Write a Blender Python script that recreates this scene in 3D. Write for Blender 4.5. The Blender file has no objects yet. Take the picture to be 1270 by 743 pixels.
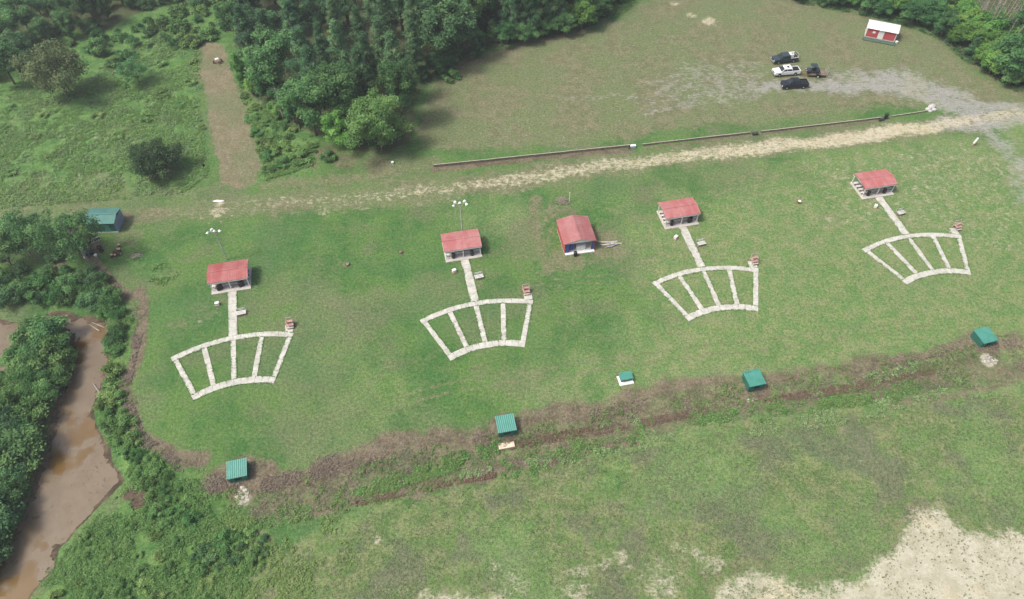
import bpy, bmesh, math, random
import numpy as np
from mathutils import Vector, Matrix

random.seed(7)
RNG = np.random.default_rng(7)
scene = bpy.context.scene
C = scene.collection

# ------------------------------------------------------------------ camera
W0, H0 = 1270.0, 743.0
FOC, PITCH, ROLL, CAMH = 914.08, math.radians(50.398), math.radians(-0.376), 93.776
_fw = np.array([0, math.cos(PITCH), -math.sin(PITCH)])
_r0 = np.array([1.0, 0, 0]); _u0 = np.cross(_r0, _fw)
_r = _r0 * math.cos(ROLL) + _u0 * math.sin(ROLL)
_u = -_r0 * math.sin(ROLL) + _u0 * math.cos(ROLL)
cam_d = bpy.data.cameras.new('camera')
cam = bpy.data.objects.new('camera', cam_d); C.objects.link(cam)
cam_d.sensor_width = 36.0; cam_d.lens = FOC / W0 * 36.0
cam_d.clip_start = 0.5; cam_d.clip_end = 6000
cam.matrix_world = Matrix(((_r[0], _u[0], -_fw[0], 0), (_r[1], _u[1], -_fw[1], 0), (_r[2], _u[2], -_fw[2], CAMH), (0, 0, 0, 1)))
scene.camera = cam


def A(px, py, z=0.0):
    """point of the site seen at a photo pixel, on the level z"""
    d = _fw + _r * (px - W0 / 2) / FOC - _u * (py - H0 / 2) / FOC
    t = (z - CAMH) / d[2]
    return Vector((d[0] * t, d[1] * t, z))


def PX(X):
    d = np.asarray(X, float) - np.array([0, 0, CAMH])
    zz = d @ _fw
    return W0 / 2 + FOC * (d @ _r) / zz, H0 / 2 - FOC * (d @ _u) / zz


def WP(pts, z=0.0):
    return np.array([A(x, y, z)[:2] for x, y in pts])


# ------------------------------------------------------------------ numpy noise and shapes
_LAT = np.random.default_rng(3).random((256, 256))


def vnoise(x, y):
    xi = np.floor(x).astype(int); yi = np.floor(y).astype(int)
    fx = x - xi; fy = y - yi
    fx = fx * fx * (3 - 2 * fx); fy = fy * fy * (3 - 2 * fy)
    a = _LAT[xi & 255, yi & 255]; b = _LAT[(xi + 1) & 255, yi & 255]
    c = _LAT[xi & 255, (yi + 1) & 255]; d = _LAT[(xi + 1) & 255, (yi + 1) & 255]
    return (a * (1 - fx) + b * fx) * (1 - fy) + (c * (1 - fx) + d * fx) * fy


def fbm(x, y, s, o=4, off=0.0):
    v = 0; amp = 1; tot = 0
    for k in range(o):
        v = v + amp * vnoise(x / s + 17.3 * k + off, y / s + 9.1 * k - off)
        tot += amp; amp *= .55; s *= .5
    return v / tot


def seg_dist(x, y, P, closed):
    d = np.full(x.shape, 1e9)
    n = len(P)
    for i in range(n if closed else n - 1):
        a = P[i]; b = P[(i + 1) % n]; ab = b - a
        t = np.clip(((x - a[0]) * ab[0] + (y - a[1]) * ab[1]) / (ab @ ab + 1e-9), 0, 1)
        d = np.minimum(d, np.hypot(x - a[0] - t * ab[0], y - a[1] - t * ab[1]))
    return d


def inside(x, y, P):
    r = np.zeros(x.shape, bool)
    n = len(P)
    for i in range(n):
        a = P[i]; b = P[(i + 1) % n]
        c = ((a[1] > y) != (b[1] > y)) & (x < (b[0] - a[0]) * (y - a[1]) / (b[1] - a[1] + 1e-12) + a[0])
        r ^= c
    return r


def sdist(x, y, P):
    """positive inside"""
    d = seg_dist(x, y, P, True)
    return np.where(inside(x, y, P), d, -d)


def sstep(a, b, v):
    t = np.clip((v - a) / (b - a), 0, 1)
    return t * t * (3 - 2 * t)


# ------------------------------------------------------------------ terrain
CREEK = WP([(-60, 396), (0, 402), (22, 405), (40, 400), (62, 394), (85, 395), (115, 400), (130, 405), (128, 432), (132, 448), (121, 479),
            (112, 516), (115, 540), (123, 556), (138, 584), (145, 598), (133, 610), (112, 632), (90, 655), (66, 680), (62, 704), (41, 729),
            (22, 750), (0, 790), (-60, 840), (-60, 770), (-8, 720), (14, 684), (33, 644), (52, 595), (64, 570), (72, 540), (75, 503), (90, 469),
            (97, 432), (94, 417), (87, 406), (66, 402), (44, 407), (22, 412), (17, 432), (13, 455), (0, 464), (-60, 485)], -1.1)
DITCH = WP([(215, 625), (300, 622), (380, 612), (470, 592), (560, 572), (650, 556), (760, 530), (880, 503), (1000, 487), (1100, 473), (1200, 462), (1290, 440)])
WATER_Z = -1.1


def terrain(x, y):
    x = np.atleast_1d(np.asarray(x, float)); y = np.atleast_1d(np.asarray(y, float))
    z = (fbm(x, y, 14, 2) - .5) * .12
    near = (x < -20) & (y < 115)
    if near.any():
        d = sdist(x[near], y[near], CREEK)
        d = d + (fbm(x[near], y[near], 2.6, 3, 5.) - .5) * 2.2
        zz = np.where(d > 0, -1.05 - .5 * np.minimum(d, 2), -1.15 * sstep(3.2, 0, -d))
        z[near] = z[near] * sstep(0, 4, -d) + zz
    n2 = (y < 90)
    if n2.any():
        d = seg_dist(x[n2], y[n2], DITCH, False)
        z[n2] += -1.05 * sstep(3.4, .3, d) * (.8 + .4 * fbm(x[n2], y[n2], 6, 2))
    z *= sstep(600, 300, np.hypot(x, y - 90))
    return z


def T(x, y):
    return float(terrain(x, y)[0])


def AT(px, py):
    p = A(px, py); p.z = T(p.x, p.y); return p


# ------------------------------------------------------------------ nodes and materials
class N:
    def __init__(s, name):
        s.m = bpy.data.materials.new(name); s.m.use_nodes = True
        s.t = s.m.node_tree; s.n = s.t.nodes; s.l = s.t.links
        s.b = s.n['Principled BSDF']; s.out = s.n['Material Output']
        s._pos = None

    def new(s, t, **kw):
        n = s.n.new(t)
        for k, v in kw.items(): setattr(n, k, v)
        return n

    def put(s, sock, v):
        if isinstance(v, bpy.types.NodeSocket): s.l.new(v, sock)
        elif isinstance(v, (tuple, list)) and len(v) == 3 and sock.type == 'RGBA': sock.default_value = (*v, 1)
        else: sock.default_value = v

    def pos(s, obj=False):
        if obj: return s.new('ShaderNodeTexCoord').outputs['Object']
        if s._pos is None: s._pos = s.new('ShaderNodeNewGeometry').outputs['Position']
        return s._pos

    def noise(s, scale, detail=3, rough=.55, vec=None, stretch=None, dist=0):
        n = s.new('ShaderNodeTexNoise')
        v = vec if vec is not None else s.pos()
        if stretch:
            mp = s.new('ShaderNodeMapping'); s.put(mp.inputs['Vector'], v)
            mp.inputs['Scale'].default_value = stretch[:3]
            if len(stretch) > 3: mp.inputs['Rotation'].default_value = (0, 0, stretch[3])
            v = mp.outputs[0]
        s.put(n.inputs['Vector'], v)
        n.inputs['Scale'].default_value = scale; n.inputs['Detail'].default_value = detail
        n.inputs['Roughness'].default_value = rough; n.inputs['Distortion'].default_value = dist
        return n.outputs['Fac']

    def math(s, op, a, b=None, c=None, clamp=False):
        n = s.new('ShaderNodeMath', operation=op, use_clamp=clamp)
        s.put(n.inputs[0], a)
        if b is not None: s.put(n.inputs[1], b)
        if c is not None: s.put(n.inputs[2], c)
        return n.outputs[0]

    def mix(s, f, a, b, blend='MIX'):
        n = s.new('ShaderNodeMix', data_type='RGBA', blend_type=blend)
        s.put(n.inputs[0], f); s.put(n.inputs[6], a); s.put(n.inputs[7], b)
        return n.outputs[2]

    def step(s, v, a, b):
        n = s.new('ShaderNodeMapRange', interpolation_type='SMOOTHSTEP')
        s.put(n.inputs[0], v); n.inputs[1].default_value = a; n.inputs[2].default_value = b
        return n.outputs[0]

    def attr(s, name):
        return s.new('ShaderNodeAttribute', attribute_name=name).outputs['Fac']

    def bump(s, h, strength=.5, dist=.05):
        n = s.new('ShaderNodeBump'); s.put(n.inputs['Height'], h)
        n.inputs['Strength'].default_value = strength; n.inputs['Distance'].default_value = dist
        s.l.new(n.outputs[0], s.b.inputs['Normal'])

    def fin(s, col, rough=.8, spec=.3, metal=0):
        s.put(s.b.inputs['Base Color'], col); s.put(s.b.inputs['Roughness'], rough)
        s.b.inputs['Specular IOR Level'].default_value = spec; s.b.inputs['Metallic'].default_value = metal
        return s.m


def simple(name, col, rough=.6, var=.18, scale=1.3, spec=.35, metal=0, dirt=None, dirt_amt=.5, bump=0):
    n = N(name)
    v = n.noise(scale, 5, .6)
    lo = tuple(c * (1 - var) for c in col); hi = tuple(min(1, c * (1 + var)) for c in col)
    c = n.mix(n.step(v, .3, .7), lo, hi)
    if dirt:
        c = n.mix(n.math('MULTIPLY', n.step(n.noise(scale * .6, 6, .65, stretch=(1, 1, 1.7)), .48, .75), dirt_amt), c, dirt)
    if bump: n.bump(n.noise(scale * 12, 3), bump, .02)
    return n.fin(c, rough, spec, metal)


M = {}
M['concrete'] = simple('concrete', (.47, .46, .405), .9, .16, 1.1, .2, 0, (.27, .27, .19), .75, .4)
M['slab'] = simple('slab_concrete', (.47, .44, .40), .9, .12, .9, .2, 0, (.34, .31, .26), .5, .3)
M['rubble'] = simple('rubble', (.38, .36, .31), .95, .35, 2.5, .2, 0, (.26, .21, .15), .8, .5)
M['red_roof'] = simple('red_roof_metal', (.36, .105, .112), .55, .10, .5, .35, 0, (.42, .19, .19), .65)
def roof_metal(name, col, fade, streak, rough=.5):
    n = N(name)
    oi = n.new('ShaderNodeObjectInfo').outputs['Random']; vm = n.new('ShaderNodeVectorMath', operation='ADD'); n.put(vm.inputs[0], n.pos(True))
    cb_ = n.new('ShaderNodeCombineXYZ'); n.put(cb_.inputs[0], n.math('MULTIPLY', oi, 57.0)); n.put(cb_.inputs[1], n.math('MULTIPLY', oi, 31.0)); n.put(vm.inputs[1], cb_.outputs[0]); o_ = vm.outputs[0]
    sheet = n.noise(1.05, 1, .3, vec=o_, stretch=(1, .02, .02)); st = n.noise(2.6, 4, .65, vec=o_, stretch=(1.6, .16, .16)); bl = n.noise(.55, 4, .6)
    c = n.mix(n.math('MULTIPLY', n.step(sheet, .40, .60), .35), col, fade)
    c = n.mix(n.math('MULTIPLY', n.step(bl, .42, .64), .6), c, fade)
    c = n.mix(n.math('MULTIPLY', n.step(st, .52, .68), .55), c, streak)
    hs = n.new('ShaderNodeHueSaturation'); n.put(hs.inputs['Color'], c); n.put(hs.inputs['Saturation'], n.math('MULTIPLY_ADD', oi, .22, .84)); n.put(hs.inputs['Value'], n.math('MULTIPLY_ADD', n.math('FRACT', n.math('MULTIPLY', oi, 9.7)), .2, .92)); c = hs.outputs[0]
    return n.fin(c, rough, .4)


M['red_roof'] = roof_metal('red_roof_metal', (.355, .098, .092), (.42, .195, .18), (.27, .115, .095))
M['teal_roof'] = roof_metal('green_roof_metal', (.050, .215, .165), (.10, .27, .22), (.05, .15, .12))
M['teal_roof2'] = roof_metal('green_roof_plain', (.055, .225, .175), (.12, .29, .24), (.05, .16, .13))
M['red_wall'] = simple('red_wall_metal', (.42, .08, .08), .5, .12, .6, .35, 0, (.36, .15, .13), .35)
M['white'] = simple('white_paint', (.72, .72, .69), .5, .06, 1.0, .4, 0, (.5, .47, .4), .4)
M['white_roof'] = simple('white_roof_metal', (.8, .78, .78), .45, .04, .4, .4, 0, (.68, .63, .6), .35)
M['bench'] = simple('bench_timber', (.58, .58, .54), .8, .1, 1.4, .2, 0, (.36, .33, .28), .5)
M['timber'] = simple('grey_timber', (.20, .165, .13), .9, .3, 2.0, .2, 0, (.10, .075, .055), .5, .3)
M['pale_timber'] = simple('pale_timber', (.44, .40, .32), .85, .16, 2.0, .2, 0, (.3, .25, .18), .4)
M['pink_timber'] = simple('faded_red_timber', (.40, .22, .19), .85, .22, 3.0, .2, 0, (.48, .40, .35), .6)
M['teal_roof'] = simple('green_roof_metal', (.055, .225, .175), .42, .10, .9, .4, 0, (.10, .26, .21), .5)
M['teal_roof2'] = simple('green_roof_plain', (.06, .235, .18), .45, .10, .9, .4, 0, (.11, .27, .22), .45)
M['rib'] = simple('sheen_green_rib', (.15, .36, .29), .45, .12, 1.2, .4)  # lighter green paints the sheen of the rib slopes into their colour
M['teal_wall'] = simple('green_wall_metal', (.025, .13, .10), .5, .15, .8, .35, 0, (.05, .13, .10), .4)
M['shed_roof'] = simple('dull_green_roof', (.075, .20, .17), .55, .14, .7, .3, 0, (.12, .20, .15), .5)
M['blue'] = simple('blue_panel', (.05, .085, .26), .6, .2, 1.2)
M['blue_grey'] = simple('blue_grey_panel', (.22, .26, .36), .6, .15, 1.2)
M['black'] = simple('black_plastic', (.014, .014, .015), .45, .25, 2, .4)
M['rubber'] = simple('rubber', (.02, .02, .02), .85, .25, 3, .2)
M['steel'] = simple('galvanised_steel', (.48, .48, .47), .4, .1, 2, .4, .5)
M['dark_steel'] = simple('dark_steel', (.06, .06, .06), .5, .25, 2, .4, .3)
M['rust'] = simple('rusty_steel', (.19, .07, .04), .8, .35, 3, .2, 0, (.09, .045, .03), .5)
M['glass'] = simple('vehicle_glass', (.02, .026, .03), .08, .1, 1, .6)
M['paint_white'] = simple('white_vehicle_paint', (.78, .78, .77), .22, .03, 1, .5)
M['paint_black'] = simple('black_vehicle_paint', (.018, .021, .03), .2, .1, 1, .5)
M['paint_slate'] = simple('slate_vehicle_paint', (.035, .055, .062), .25, .1, 1, .5)
M['lamp_glass'] = simple('lamp_lens', (.75, .76, .76), .2, .03, 1, .5)
M['red_lens'] = simple('red_lens', (.4, .02, .02), .2, .05, 1, .5)
M['dark_inside'] = simple('dark_interior', (.03, .03, .03), .9, .1)
M['bark'] = simple('bark', (.10, .08, .06), .95, .35, 2.5, .15, 0, (.16, .14, .11), .5, .5)
M['pale_bark'] = simple('pale_bark', (.30, .27, .23), .95, .25, 2.0, .15, 0, (.16, .13, .11), .5, .5)
M['log_end'] = simple('cut_log', (.48, .34, .2), .9, .25, 4, .15, 0, (.24, .13, .07), .5)
M['cloth_blue'] = simple('pale_blue_plastic', (.36, .50, .60), .5, .1, 2)
M['tarp'] = simple('green_tarp', (.06, .18, .12), .6, .3, 2)
M['stone'] = simple('pale_stone', (.46, .45, .43), .9, .2, 2.5, .2, 0, (.25, .23, .2), .5, .5)


def foliage(name, dark, mid, light, trans=.28):
    n = N(name)
    t = n.attr('tint')
    oi = n.new('ShaderNodeObjectInfo').outputs['Random']
    v = n.math('ADD', t, n.math('MULTIPLY_ADD', oi, .44, -.22))
    cr = n.new('ShaderNodeValToRGB'); n.put(cr.inputs[0], v)
    e = cr.color_ramp.elements
    e[0].position = .05; e[0].color = (*dark, 1); e[1].position = .95; e[1].color = (*light, 1)
    k = e.new(.5); k.color = (*mid, 1)
    hs = n.new('ShaderNodeHueSaturation'); n.put(hs.inputs['Color'], cr.outputs[0])
    n.put(hs.inputs['Hue'], n.math('MULTIPLY_ADD', n.math('FRACT', n.math('MULTIPLY', oi, 7.31)), .035, .483))
    n.put(hs.inputs['Value'], n.math('MULTIPLY_ADD', n.math('FRACT', n.math('MULTIPLY', oi, 13.7)), .4, .8))
    col = hs.outputs[0]
    n.fin(col, .65, .18)
    tr = n.new('ShaderNodeBsdfTranslucent'); n.put(tr.inputs[0], col)
    mx = n.new('ShaderNodeMixShader'); mx.inputs[0].default_value = trans
    n.l.new(n.b.outputs[0], mx.inputs[1]); n.l.new(tr.outputs[0], mx.inputs[2]); n.l.new(mx.outputs[0], n.out.inputs[0])
    return n.m


M['leaf'] = foliage('broad_leaves', (0.038, 0.115, 0.039), (0.093, 0.225, 0.075), (0.185, 0.351, 0.120))
M['leaf_dark'] = foliage('dark_leaves', (0.035, 0.094, 0.041), (0.085, 0.184, 0.074), (0.159, 0.283, 0.107))
M['leaf_bright'] = foliage('bright_leaves', (0.077, 0.212, 0.043), (0.154, 0.332, 0.071), (0.267, 0.466, 0.126))
M['leaf_olive'] = foliage('olive_leaves', (0.054, 0.096, 0.040), (0.102, 0.154, 0.062), (0.168, 0.216, 0.090))
M['needle'] = foliage('pine_needles', (0.042, 0.113, 0.053), (0.102, 0.215, 0.092), (0.202, 0.325, 0.141))
M['leaf_shrub'] = foliage('shrub_leaves', (0.049, 0.132, 0.038), (0.118, 0.248, 0.072), (0.213, 0.369, 0.125), .28)
M['leaf_weed'] = foliage('weed_leaves', (0.090, 0.178, 0.046), (0.162, 0.283, 0.081), (0.263, 0.389, 0.142), .28)
M['leaf_pale'] = foliage('pale_weed_leaves', (.13, .22, .09), (.21, .32, .14), (.33, .43, .23), .28)
M['leaf_tip'] = foliage('fresh_leaves', (0.048, 0.136, 0.040), (0.102, 0.230, 0.063), (0.186, 0.336, 0.105))
M['leaf_dusk'] = foliage('dusky_leaves', (0.024, 0.064, 0.027), (0.053, 0.116, 0.046), (0.097, 0.171, 0.067))
M['red_brush'] = foliage('red_brown_brush', (.075, .045, .034), (.14, .09, .065), (.21, .15, .115), .15)
M['dead_brush'] = foliage('dead_brush', (.11, .082, .064), (.19, .148, .118), (.28, .23, .185), .15)
M['straw'] = foliage('straw_grass', (.075, .11, .045), (.135, .165, .08), (.22, .23, .13), .15)

# ------------------------------------------------------------------ mesh helpers
class MB:
    """collects shapes that belong to ONE part"""
    def __init__(s):
        s.v = []; s.f = []

    def add(s, V, F):
        o = len(s.v); s.v += [tuple(v) for v in V]; s.f += [tuple(i + o for i in f) for f in F]; return s

    def box(s, c, d, rz=0, M_=None):
        hx, hy, hz = d[0] / 2, d[1] / 2, d[2] / 2
        V = [Vector((x, y, z)) for z in (-hz, hz) for y in (-hy, hy) for x in (-hx, hx)]
        R = Matrix.Rotation(rz, 3, 'Z') if M_ is None else M_
        V = [R @ v + Vector(c) for v in V]
        return s.add(V, [(0, 2, 3, 1), (4, 5, 7, 6), (0, 1, 5, 4), (2, 6, 7, 3), (0, 4, 6, 2), (1, 3, 7, 5)])

    def prism(s, pts, z0, z1):
        """polygon in xy extruded in z"""
        n = len(pts)
        if sum(pts[i][0] * pts[(i + 1) % n][1] - pts[(i + 1) % n][0] * pts[i][1] for i in range(n)) < 0: pts = pts[::-1]
        V = [(p[0], p[1], z0) for p in pts] + [(p[0], p[1], z1) for p in pts]
        F = [tuple(range(n - 1, -1, -1)), tuple(range(n, 2 * n))] + [(i, (i + 1) % n, n + (i + 1) % n, n + i) for i in range(n)]
        return s.add(V, F)

    def profile(s, pts, y0, y1):
        """polygon in xz extruded along y"""
        n = len(pts)
        if sum(pts[i][0] * pts[(i + 1) % n][1] - pts[(i + 1) % n][0] * pts[i][1] for i in range(n)) < 0: pts = pts[::-1]
        V = [(p[0], y0, p[1]) for p in pts] + [(p[0], y1, p[1]) for p in pts]
        F = [tuple(range(n)), tuple(range(2 * n - 1, n - 1, -1))] + [(i, n + i, n + (i + 1) % n, (i + 1) % n) for i in range(n)]
        return s.add(V, F)

    def tube(s, path, rad, n=8):
        path = [Vector(p) for p in path]
        if not hasattr(rad, '__len__'): rad = [rad] * len(path)
        V = []; F = []
        for i, p in enumerate(path):
            d = (path[min(i + 1, len(path) - 1)] - path[max(i - 1, 0)]).normalized()
            a = d.orthogonal().normalized() if i == 0 else (a - d * a.dot(d)).normalized()
            b = d.cross(a)
            for k in range(n):
                t = 2 * math.pi * k / n
                V.append(p + (a * math.cos(t) + b * math.sin(t)) * rad[i])
        for i in range(len(path) - 1):
            for k in range(n):
                F.append((i * n + k, i * n + (k + 1) % n, (i + 1) * n + (k + 1) % n, (i + 1) * n + k))
        F.append(tuple(range(n - 1, -1, -1))); F.append(tuple(range((len(path) - 1) * n, len(path) * n)))
        return s.add(V, F)

    def ring(s, c, axis, R, r, n=16, m=6):
        axis = Vector(axis).normalized(); a = axis.orthogonal().normalized(); b = axis.cross(a)
        V = []; F = []
        for i in range(n):
            t = 2 * math.pi * i / n; d = a * math.cos(t) + b * math.sin(t)
            for j in range(m):
                u = 2 * math.pi * j / m
                V.append(Vector(c) + d * (R + r * math.cos(u)) + axis * r * 1.25 * math.sin(u))
        for i in range(n):
            for j in range(m):
                F.append((i * m + j, ((i + 1) % n) * m + j, ((i + 1) % n) * m + (j + 1) % m, i * m + (j + 1) % m))
        return s.add(V, F)

    def blob(s, c, r, seed=0, jit=.25, n=2):
        bm = bmesh.new(); bmesh.ops.create_icosphere(bm, subdivisions=n, radius=1)
        rr = random.Random(seed)
        V = [Vector((v.co.x * r[0], v.co.y * r[1], v.co.z * r[2])) * (1 + rr.uniform(-jit, jit)) + Vector(c) for v in bm.verts]
        F = [tuple(v.index for v in f.verts) for f in bm.faces]; bm.free()
        return s.add(V, F)

    def mesh(s, name, mat, bevel=0, smooth=False):
        me = bpy.data.meshes.new(name); me.from_pydata(s.v, [], s.f); me.update()
        bm = bmesh.new(); bm.from_mesh(me)
        bmesh.ops.recalc_face_normals(bm, faces=bm.faces)
        if bevel:
            try: bmesh.ops.bevel(bm, geom=bm.edges[:], offset=bevel, segments=2, affect='EDGES', clamp_overlap=True)
            except Exception: pass
        bm.to_mesh(me); bm.free()
        if smooth:
            for p in me.polygons: p.use_smooth = True
        me.materials.append(mat if not isinstance(mat, str) else M[mat])
        return me

    def build(s, name, mat, parent=None, **kw):
        me = s.mesh(name, mat, **kw)
        o = bpy.data.objects.new(name, me); C.objects.link(o)
        if parent is not None: o.parent = parent
        return o


def tag(o, label, cat, group=None, kind=None):
    if label: o['label'] = label
    if cat: o['category'] = cat
    if group: o['group'] = group
    if kind: o['kind'] = kind
    return o


def thing(name, label, cat, loc=(0, 0, 0), rz=0, group=None):
    o = bpy.data.objects.new(name, None); C.objects.link(o); o.empty_display_size = .3
    o.location = loc; o.rotation_euler = (0, 0, rz)
    return tag(o, label, cat, group)


def dup(o, loc=None, rz=None, sc=None, label=None, group=None, parent=None):
    c = o.copy(); C.objects.link(c)
    if parent is not None: c.parent = parent
    if loc is not None: c.location = loc
    if rz is not None: c.rotation_euler = (c.rotation_euler.x, c.rotation_euler.y, rz)
    if sc is not None: c.scale = sc if hasattr(sc, '__len__') else (sc, sc, sc)
    if label: c['label'] = label
    if group: c['group'] = group
    for ch in list(o.children): dup(ch, parent=c)
    return c


def fast_mesh(name, V, F, mat, tint=None, smooth=False):
    """numpy quads or triangles -> mesh"""
    me = bpy.data.meshes.new(name)
    k = F.shape[1]
    me.vertices.add(len(V)); me.vertices.foreach_set('co', V.astype(np.float32).ravel())
    me.loops.add(F.size); me.loops.foreach_set('vertex_index', F.astype(np.int32).ravel())
    me.polygons.add(len(F)); me.polygons.foreach_set('loop_start', np.arange(0, F.size, k, dtype=np.int32))
    me.update(calc_edges=True)
    if tint is not None:
        a = me.attributes.new('tint', 'FLOAT', 'FACE'); a.data.foreach_set('value', tint.astype(np.float32))
    if smooth: me.polygons.foreach_set('use_smooth', np.ones(len(F), bool))
    me.materials.append(M[mat] if isinstance(mat, str) else mat)
    return me


def leaves(name, P, Nn, size, tint, mat, aspect=.6, rng=RNG):
    """one diamond leaf (folded along its rib) per point"""
    n = len(P)
    Nn = Nn / (np.linalg.norm(Nn, axis=1, keepdims=True) + 1e-9)
    t = rng.normal(size=(n, 3)); t -= Nn * (t * Nn).sum(1, keepdims=True)
    t /= np.linalg.norm(t, axis=1, keepdims=True) + 1e-9
    b = np.cross(Nn, t)
    s = np.asarray(size).reshape(-1, 1)
    V = np.stack([P - t * s * .5, P + b * s * aspect * .5 + Nn * s * .08, P + t * s * .5, P - b * s * aspect * .5 + Nn * s * .08], 1).reshape(-1, 3)
    F = np.arange(n * 4).reshape(n, 4)
    return fast_mesh(name, V, F, mat, np.clip(tint, 0, 1))


def unit(n, rng):
    v = rng.normal(size=(n, 3)); return v / np.linalg.norm(v, axis=1, keepdims=True)
# ------------------------------------------------------------------ the ground sheet
def axis(lo, hi, step, far):
    a = list(np.arange(lo, hi + 1e-6, step))
    s = step; x = hi; up = []
    while x < far: s *= 1.35; x += s; up.append(x)
    s = step; x = lo; dn = []
    while x > -far: s *= 1.35; x -= s; dn.append(x)
    return np.array(dn[::-1] + a + up)


gx = axis(-140, 140, .5, 700); gy = axis(20, 200, .5, 700)
GX, GY = np.meshgrid(gx, gy)
X = GX.ravel(); Y = GY.ravel()
nb = fbm(X, Y, 9, 5); nb2 = fbm(X, Y, 3.2, 4, 40.0); nb3 = fbm(X, Y, 26, 3, 90.)
wx = X + (fbm(X, Y, 6, 3, 11.) - .5) * 3.2; wy = Y + (fbm(X, Y, 6, 3, 57.) - .5) * 3.2
core = (np.abs(X) < 200) & (Y > -20) & (Y < 260)


def area(pts, soft, amp=1.0, w=1.0, raw=False):
    P = WP(pts) if not raw else pts
    out = np.zeros(len(X))
    lo = P.min(0) - soft * 2 - 4; hi = P.max(0) + soft * 2 + 4
    k = (X > lo[0]) & (X < hi[0]) & (Y > lo[1]) & (Y < hi[1])
    px_ = X[k] + (wx[k] - X[k]) * amp; py_ = Y[k] + (wy[k] - Y[k]) * amp
    out[k] = w * sstep(-soft, soft, sdist(px_, py_, P))
    return out


def line(pts, half, soft, amp=1.0, w=1.0):
    """half may be a list of half widths, one per point"""
    P = WP(pts)
    out = np.zeros(len(X))
    hw = half if hasattr(half, '__len__') else [half] * len(P)
    ww = w if hasattr(w, '__len__') else [w] * len(P)
    for i in range(len(P) - 1):
        a, b = P[i], P[i + 1]; m = max(hw[i], hw[i + 1]) + soft * 2 + 4
        lo = np.minimum(a, b) - m; hi = np.maximum(a, b) + m
        k = (X > lo[0]) & (X < hi[0]) & (Y > lo[1]) & (Y < hi[1])
        px_ = X[k] + (wx[k] - X[k]) * amp; py_ = Y[k] + (wy[k] - Y[k]) * amp
        ab = b - a
        t = np.clip(((px_ - a[0]) * ab[0] + (py_ - a[1]) * ab[1]) / (ab @ ab + 1e-9), 0, 1)
        d = np.hypot(px_ - a[0] - t * ab[0], py_ - a[1] - t * ab[1])
        h = hw[i] + (hw[i + 1] - hw[i]) * t
        out[k] = np.maximum(out[k], (ww[i] + (ww[i + 1] - ww[i]) * t) * sstep(h + soft, h - soft, d))
    return out


def spot(px, py, r, soft=None, w=1.0, amp=.6):
    p = A(px, py); soft = soft or r * .6
    out = np.zeros(len(X))
    k = np.hypot(X - p.x, Y - p.y) < r + soft + 4
    d = np.hypot(X[k] + (wx[k] - X[k]) * amp - p.x, Y[k] + (wy[k] - Y[k]) * amp - p.y)
    out[k] = w * sstep(r + soft, r - soft, d)
    return out


def mx(*a):
    r = a[0]
    for b in a[1:]: r = np.maximum(r, b)
    return r


ROAD = [(150, 268), (270, 258), (330, 254), (430, 246), (560, 231), (700, 212), (850, 194), (1000, 177), (1110, 163), (1170, 154), (1230, 145), (1330, 138)]
DIRT_STRIP = [(246, 58), (262, 52), (278, 56), (287, 78), (300, 120), (313, 170), (322, 205), (318, 226), (298, 238), (276, 226), (264, 185), (256, 130), (248, 85)]
FLAT_THIN = [(880, 830), (876, 734), (905, 708), (960, 700), (1030, 708), (1060, 720), (1080, 830)]
FLAT = [(1108, 672), (1150, 634), (1172, 628), (1186, 646), (1210, 655), (1240, 648), (1300, 642), (1400, 760), (1400, 830), (1010, 830), (1000, 745), (1035, 716), (1085, 698)]
LOT = [(905, 112), (960, 98), (1030, 92), (1085, 84), (1128, 84), (1160, 96), (1190, 110), (1225, 122), (1275, 128), (1400, 132), (1400, 150), (1270, 150), (1205, 152), (1172, 142), (1130, 124), (1060, 116), (985, 117), (940, 122)]
UPPER = [(525, 186), (560, 192), (640, 184), (785, 170), (930, 152), (1100, 132), (1165, 132), (1240, 140), (1400, 140), (1400, 118), (1270, 112), (1215, 96), (1165, 50), (1130, 32), (1060, 16), (960, -6), (905, -60), (820, -10), (745, 34), (640, 60), (575, 86), (535, 120), (515, 160)]
LAWNEDGE = [(175, 300), (172, 360), (175, 400), (170, 440), (156, 480), (175, 535), (215, 568), (250, 572)]
DUP = [(225, 590), (270, 600), (330, 592), (400, 578), (450, 565), (540, 548), (640, 530), (740, 508), (850, 484), (940, 470), (1080, 452), (1180, 432), (1250, 415)]
DLOW = [(300, 655), (380, 640), (440, 622), (500, 606), (560, 595), (640, 580), (700, 570), (780, 545), (900, 522), (1000, 508), (1120, 490), (1200, 480), (1330, 455)]

# worn upper field
dry = area(UPPER, 4, 1.2, .95)
dry = mx(dry, area([(530, 182), (560, 85), (640, 55), (760, 30), (780, 60), (640, 100), (560, 150)], 5, 1.5, 1.0))
dry = mx(dry, line([(1190, 110), (1130, 70), (1120, 55)], 4, 2, 1, .9), area(DIRT_STRIP, .8, .35, .6))
dry = mx(dry, line([(330, 232), (420, 222), (500, 210), (540, 206)], 2.0, 2.2, 1.2, .75), line([(230, 262), (330, 243), (430, 232), (520, 222)], 1.8, 2.2, 1.2, .6))
dry = mx(dry, line([(678, 335), (664, 290), (660, 245)], 1.4, 1.2, .6, .80), line([(690, 325), (680, 290), (672, 250)], .4, .6, .6, .5))
dry = mx(dry, spot(752, 302, 4.4, 3, .85), spot(705, 322, 3.6, 2.4, .8), spot(685, 262, 2.5, 2, .7), spot(676, 300, 1.6, 1.6, .6), spot(196, 216, 3, 1.4, .75), spot(160, 290, 3.0, 2.4, .7))
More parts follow.
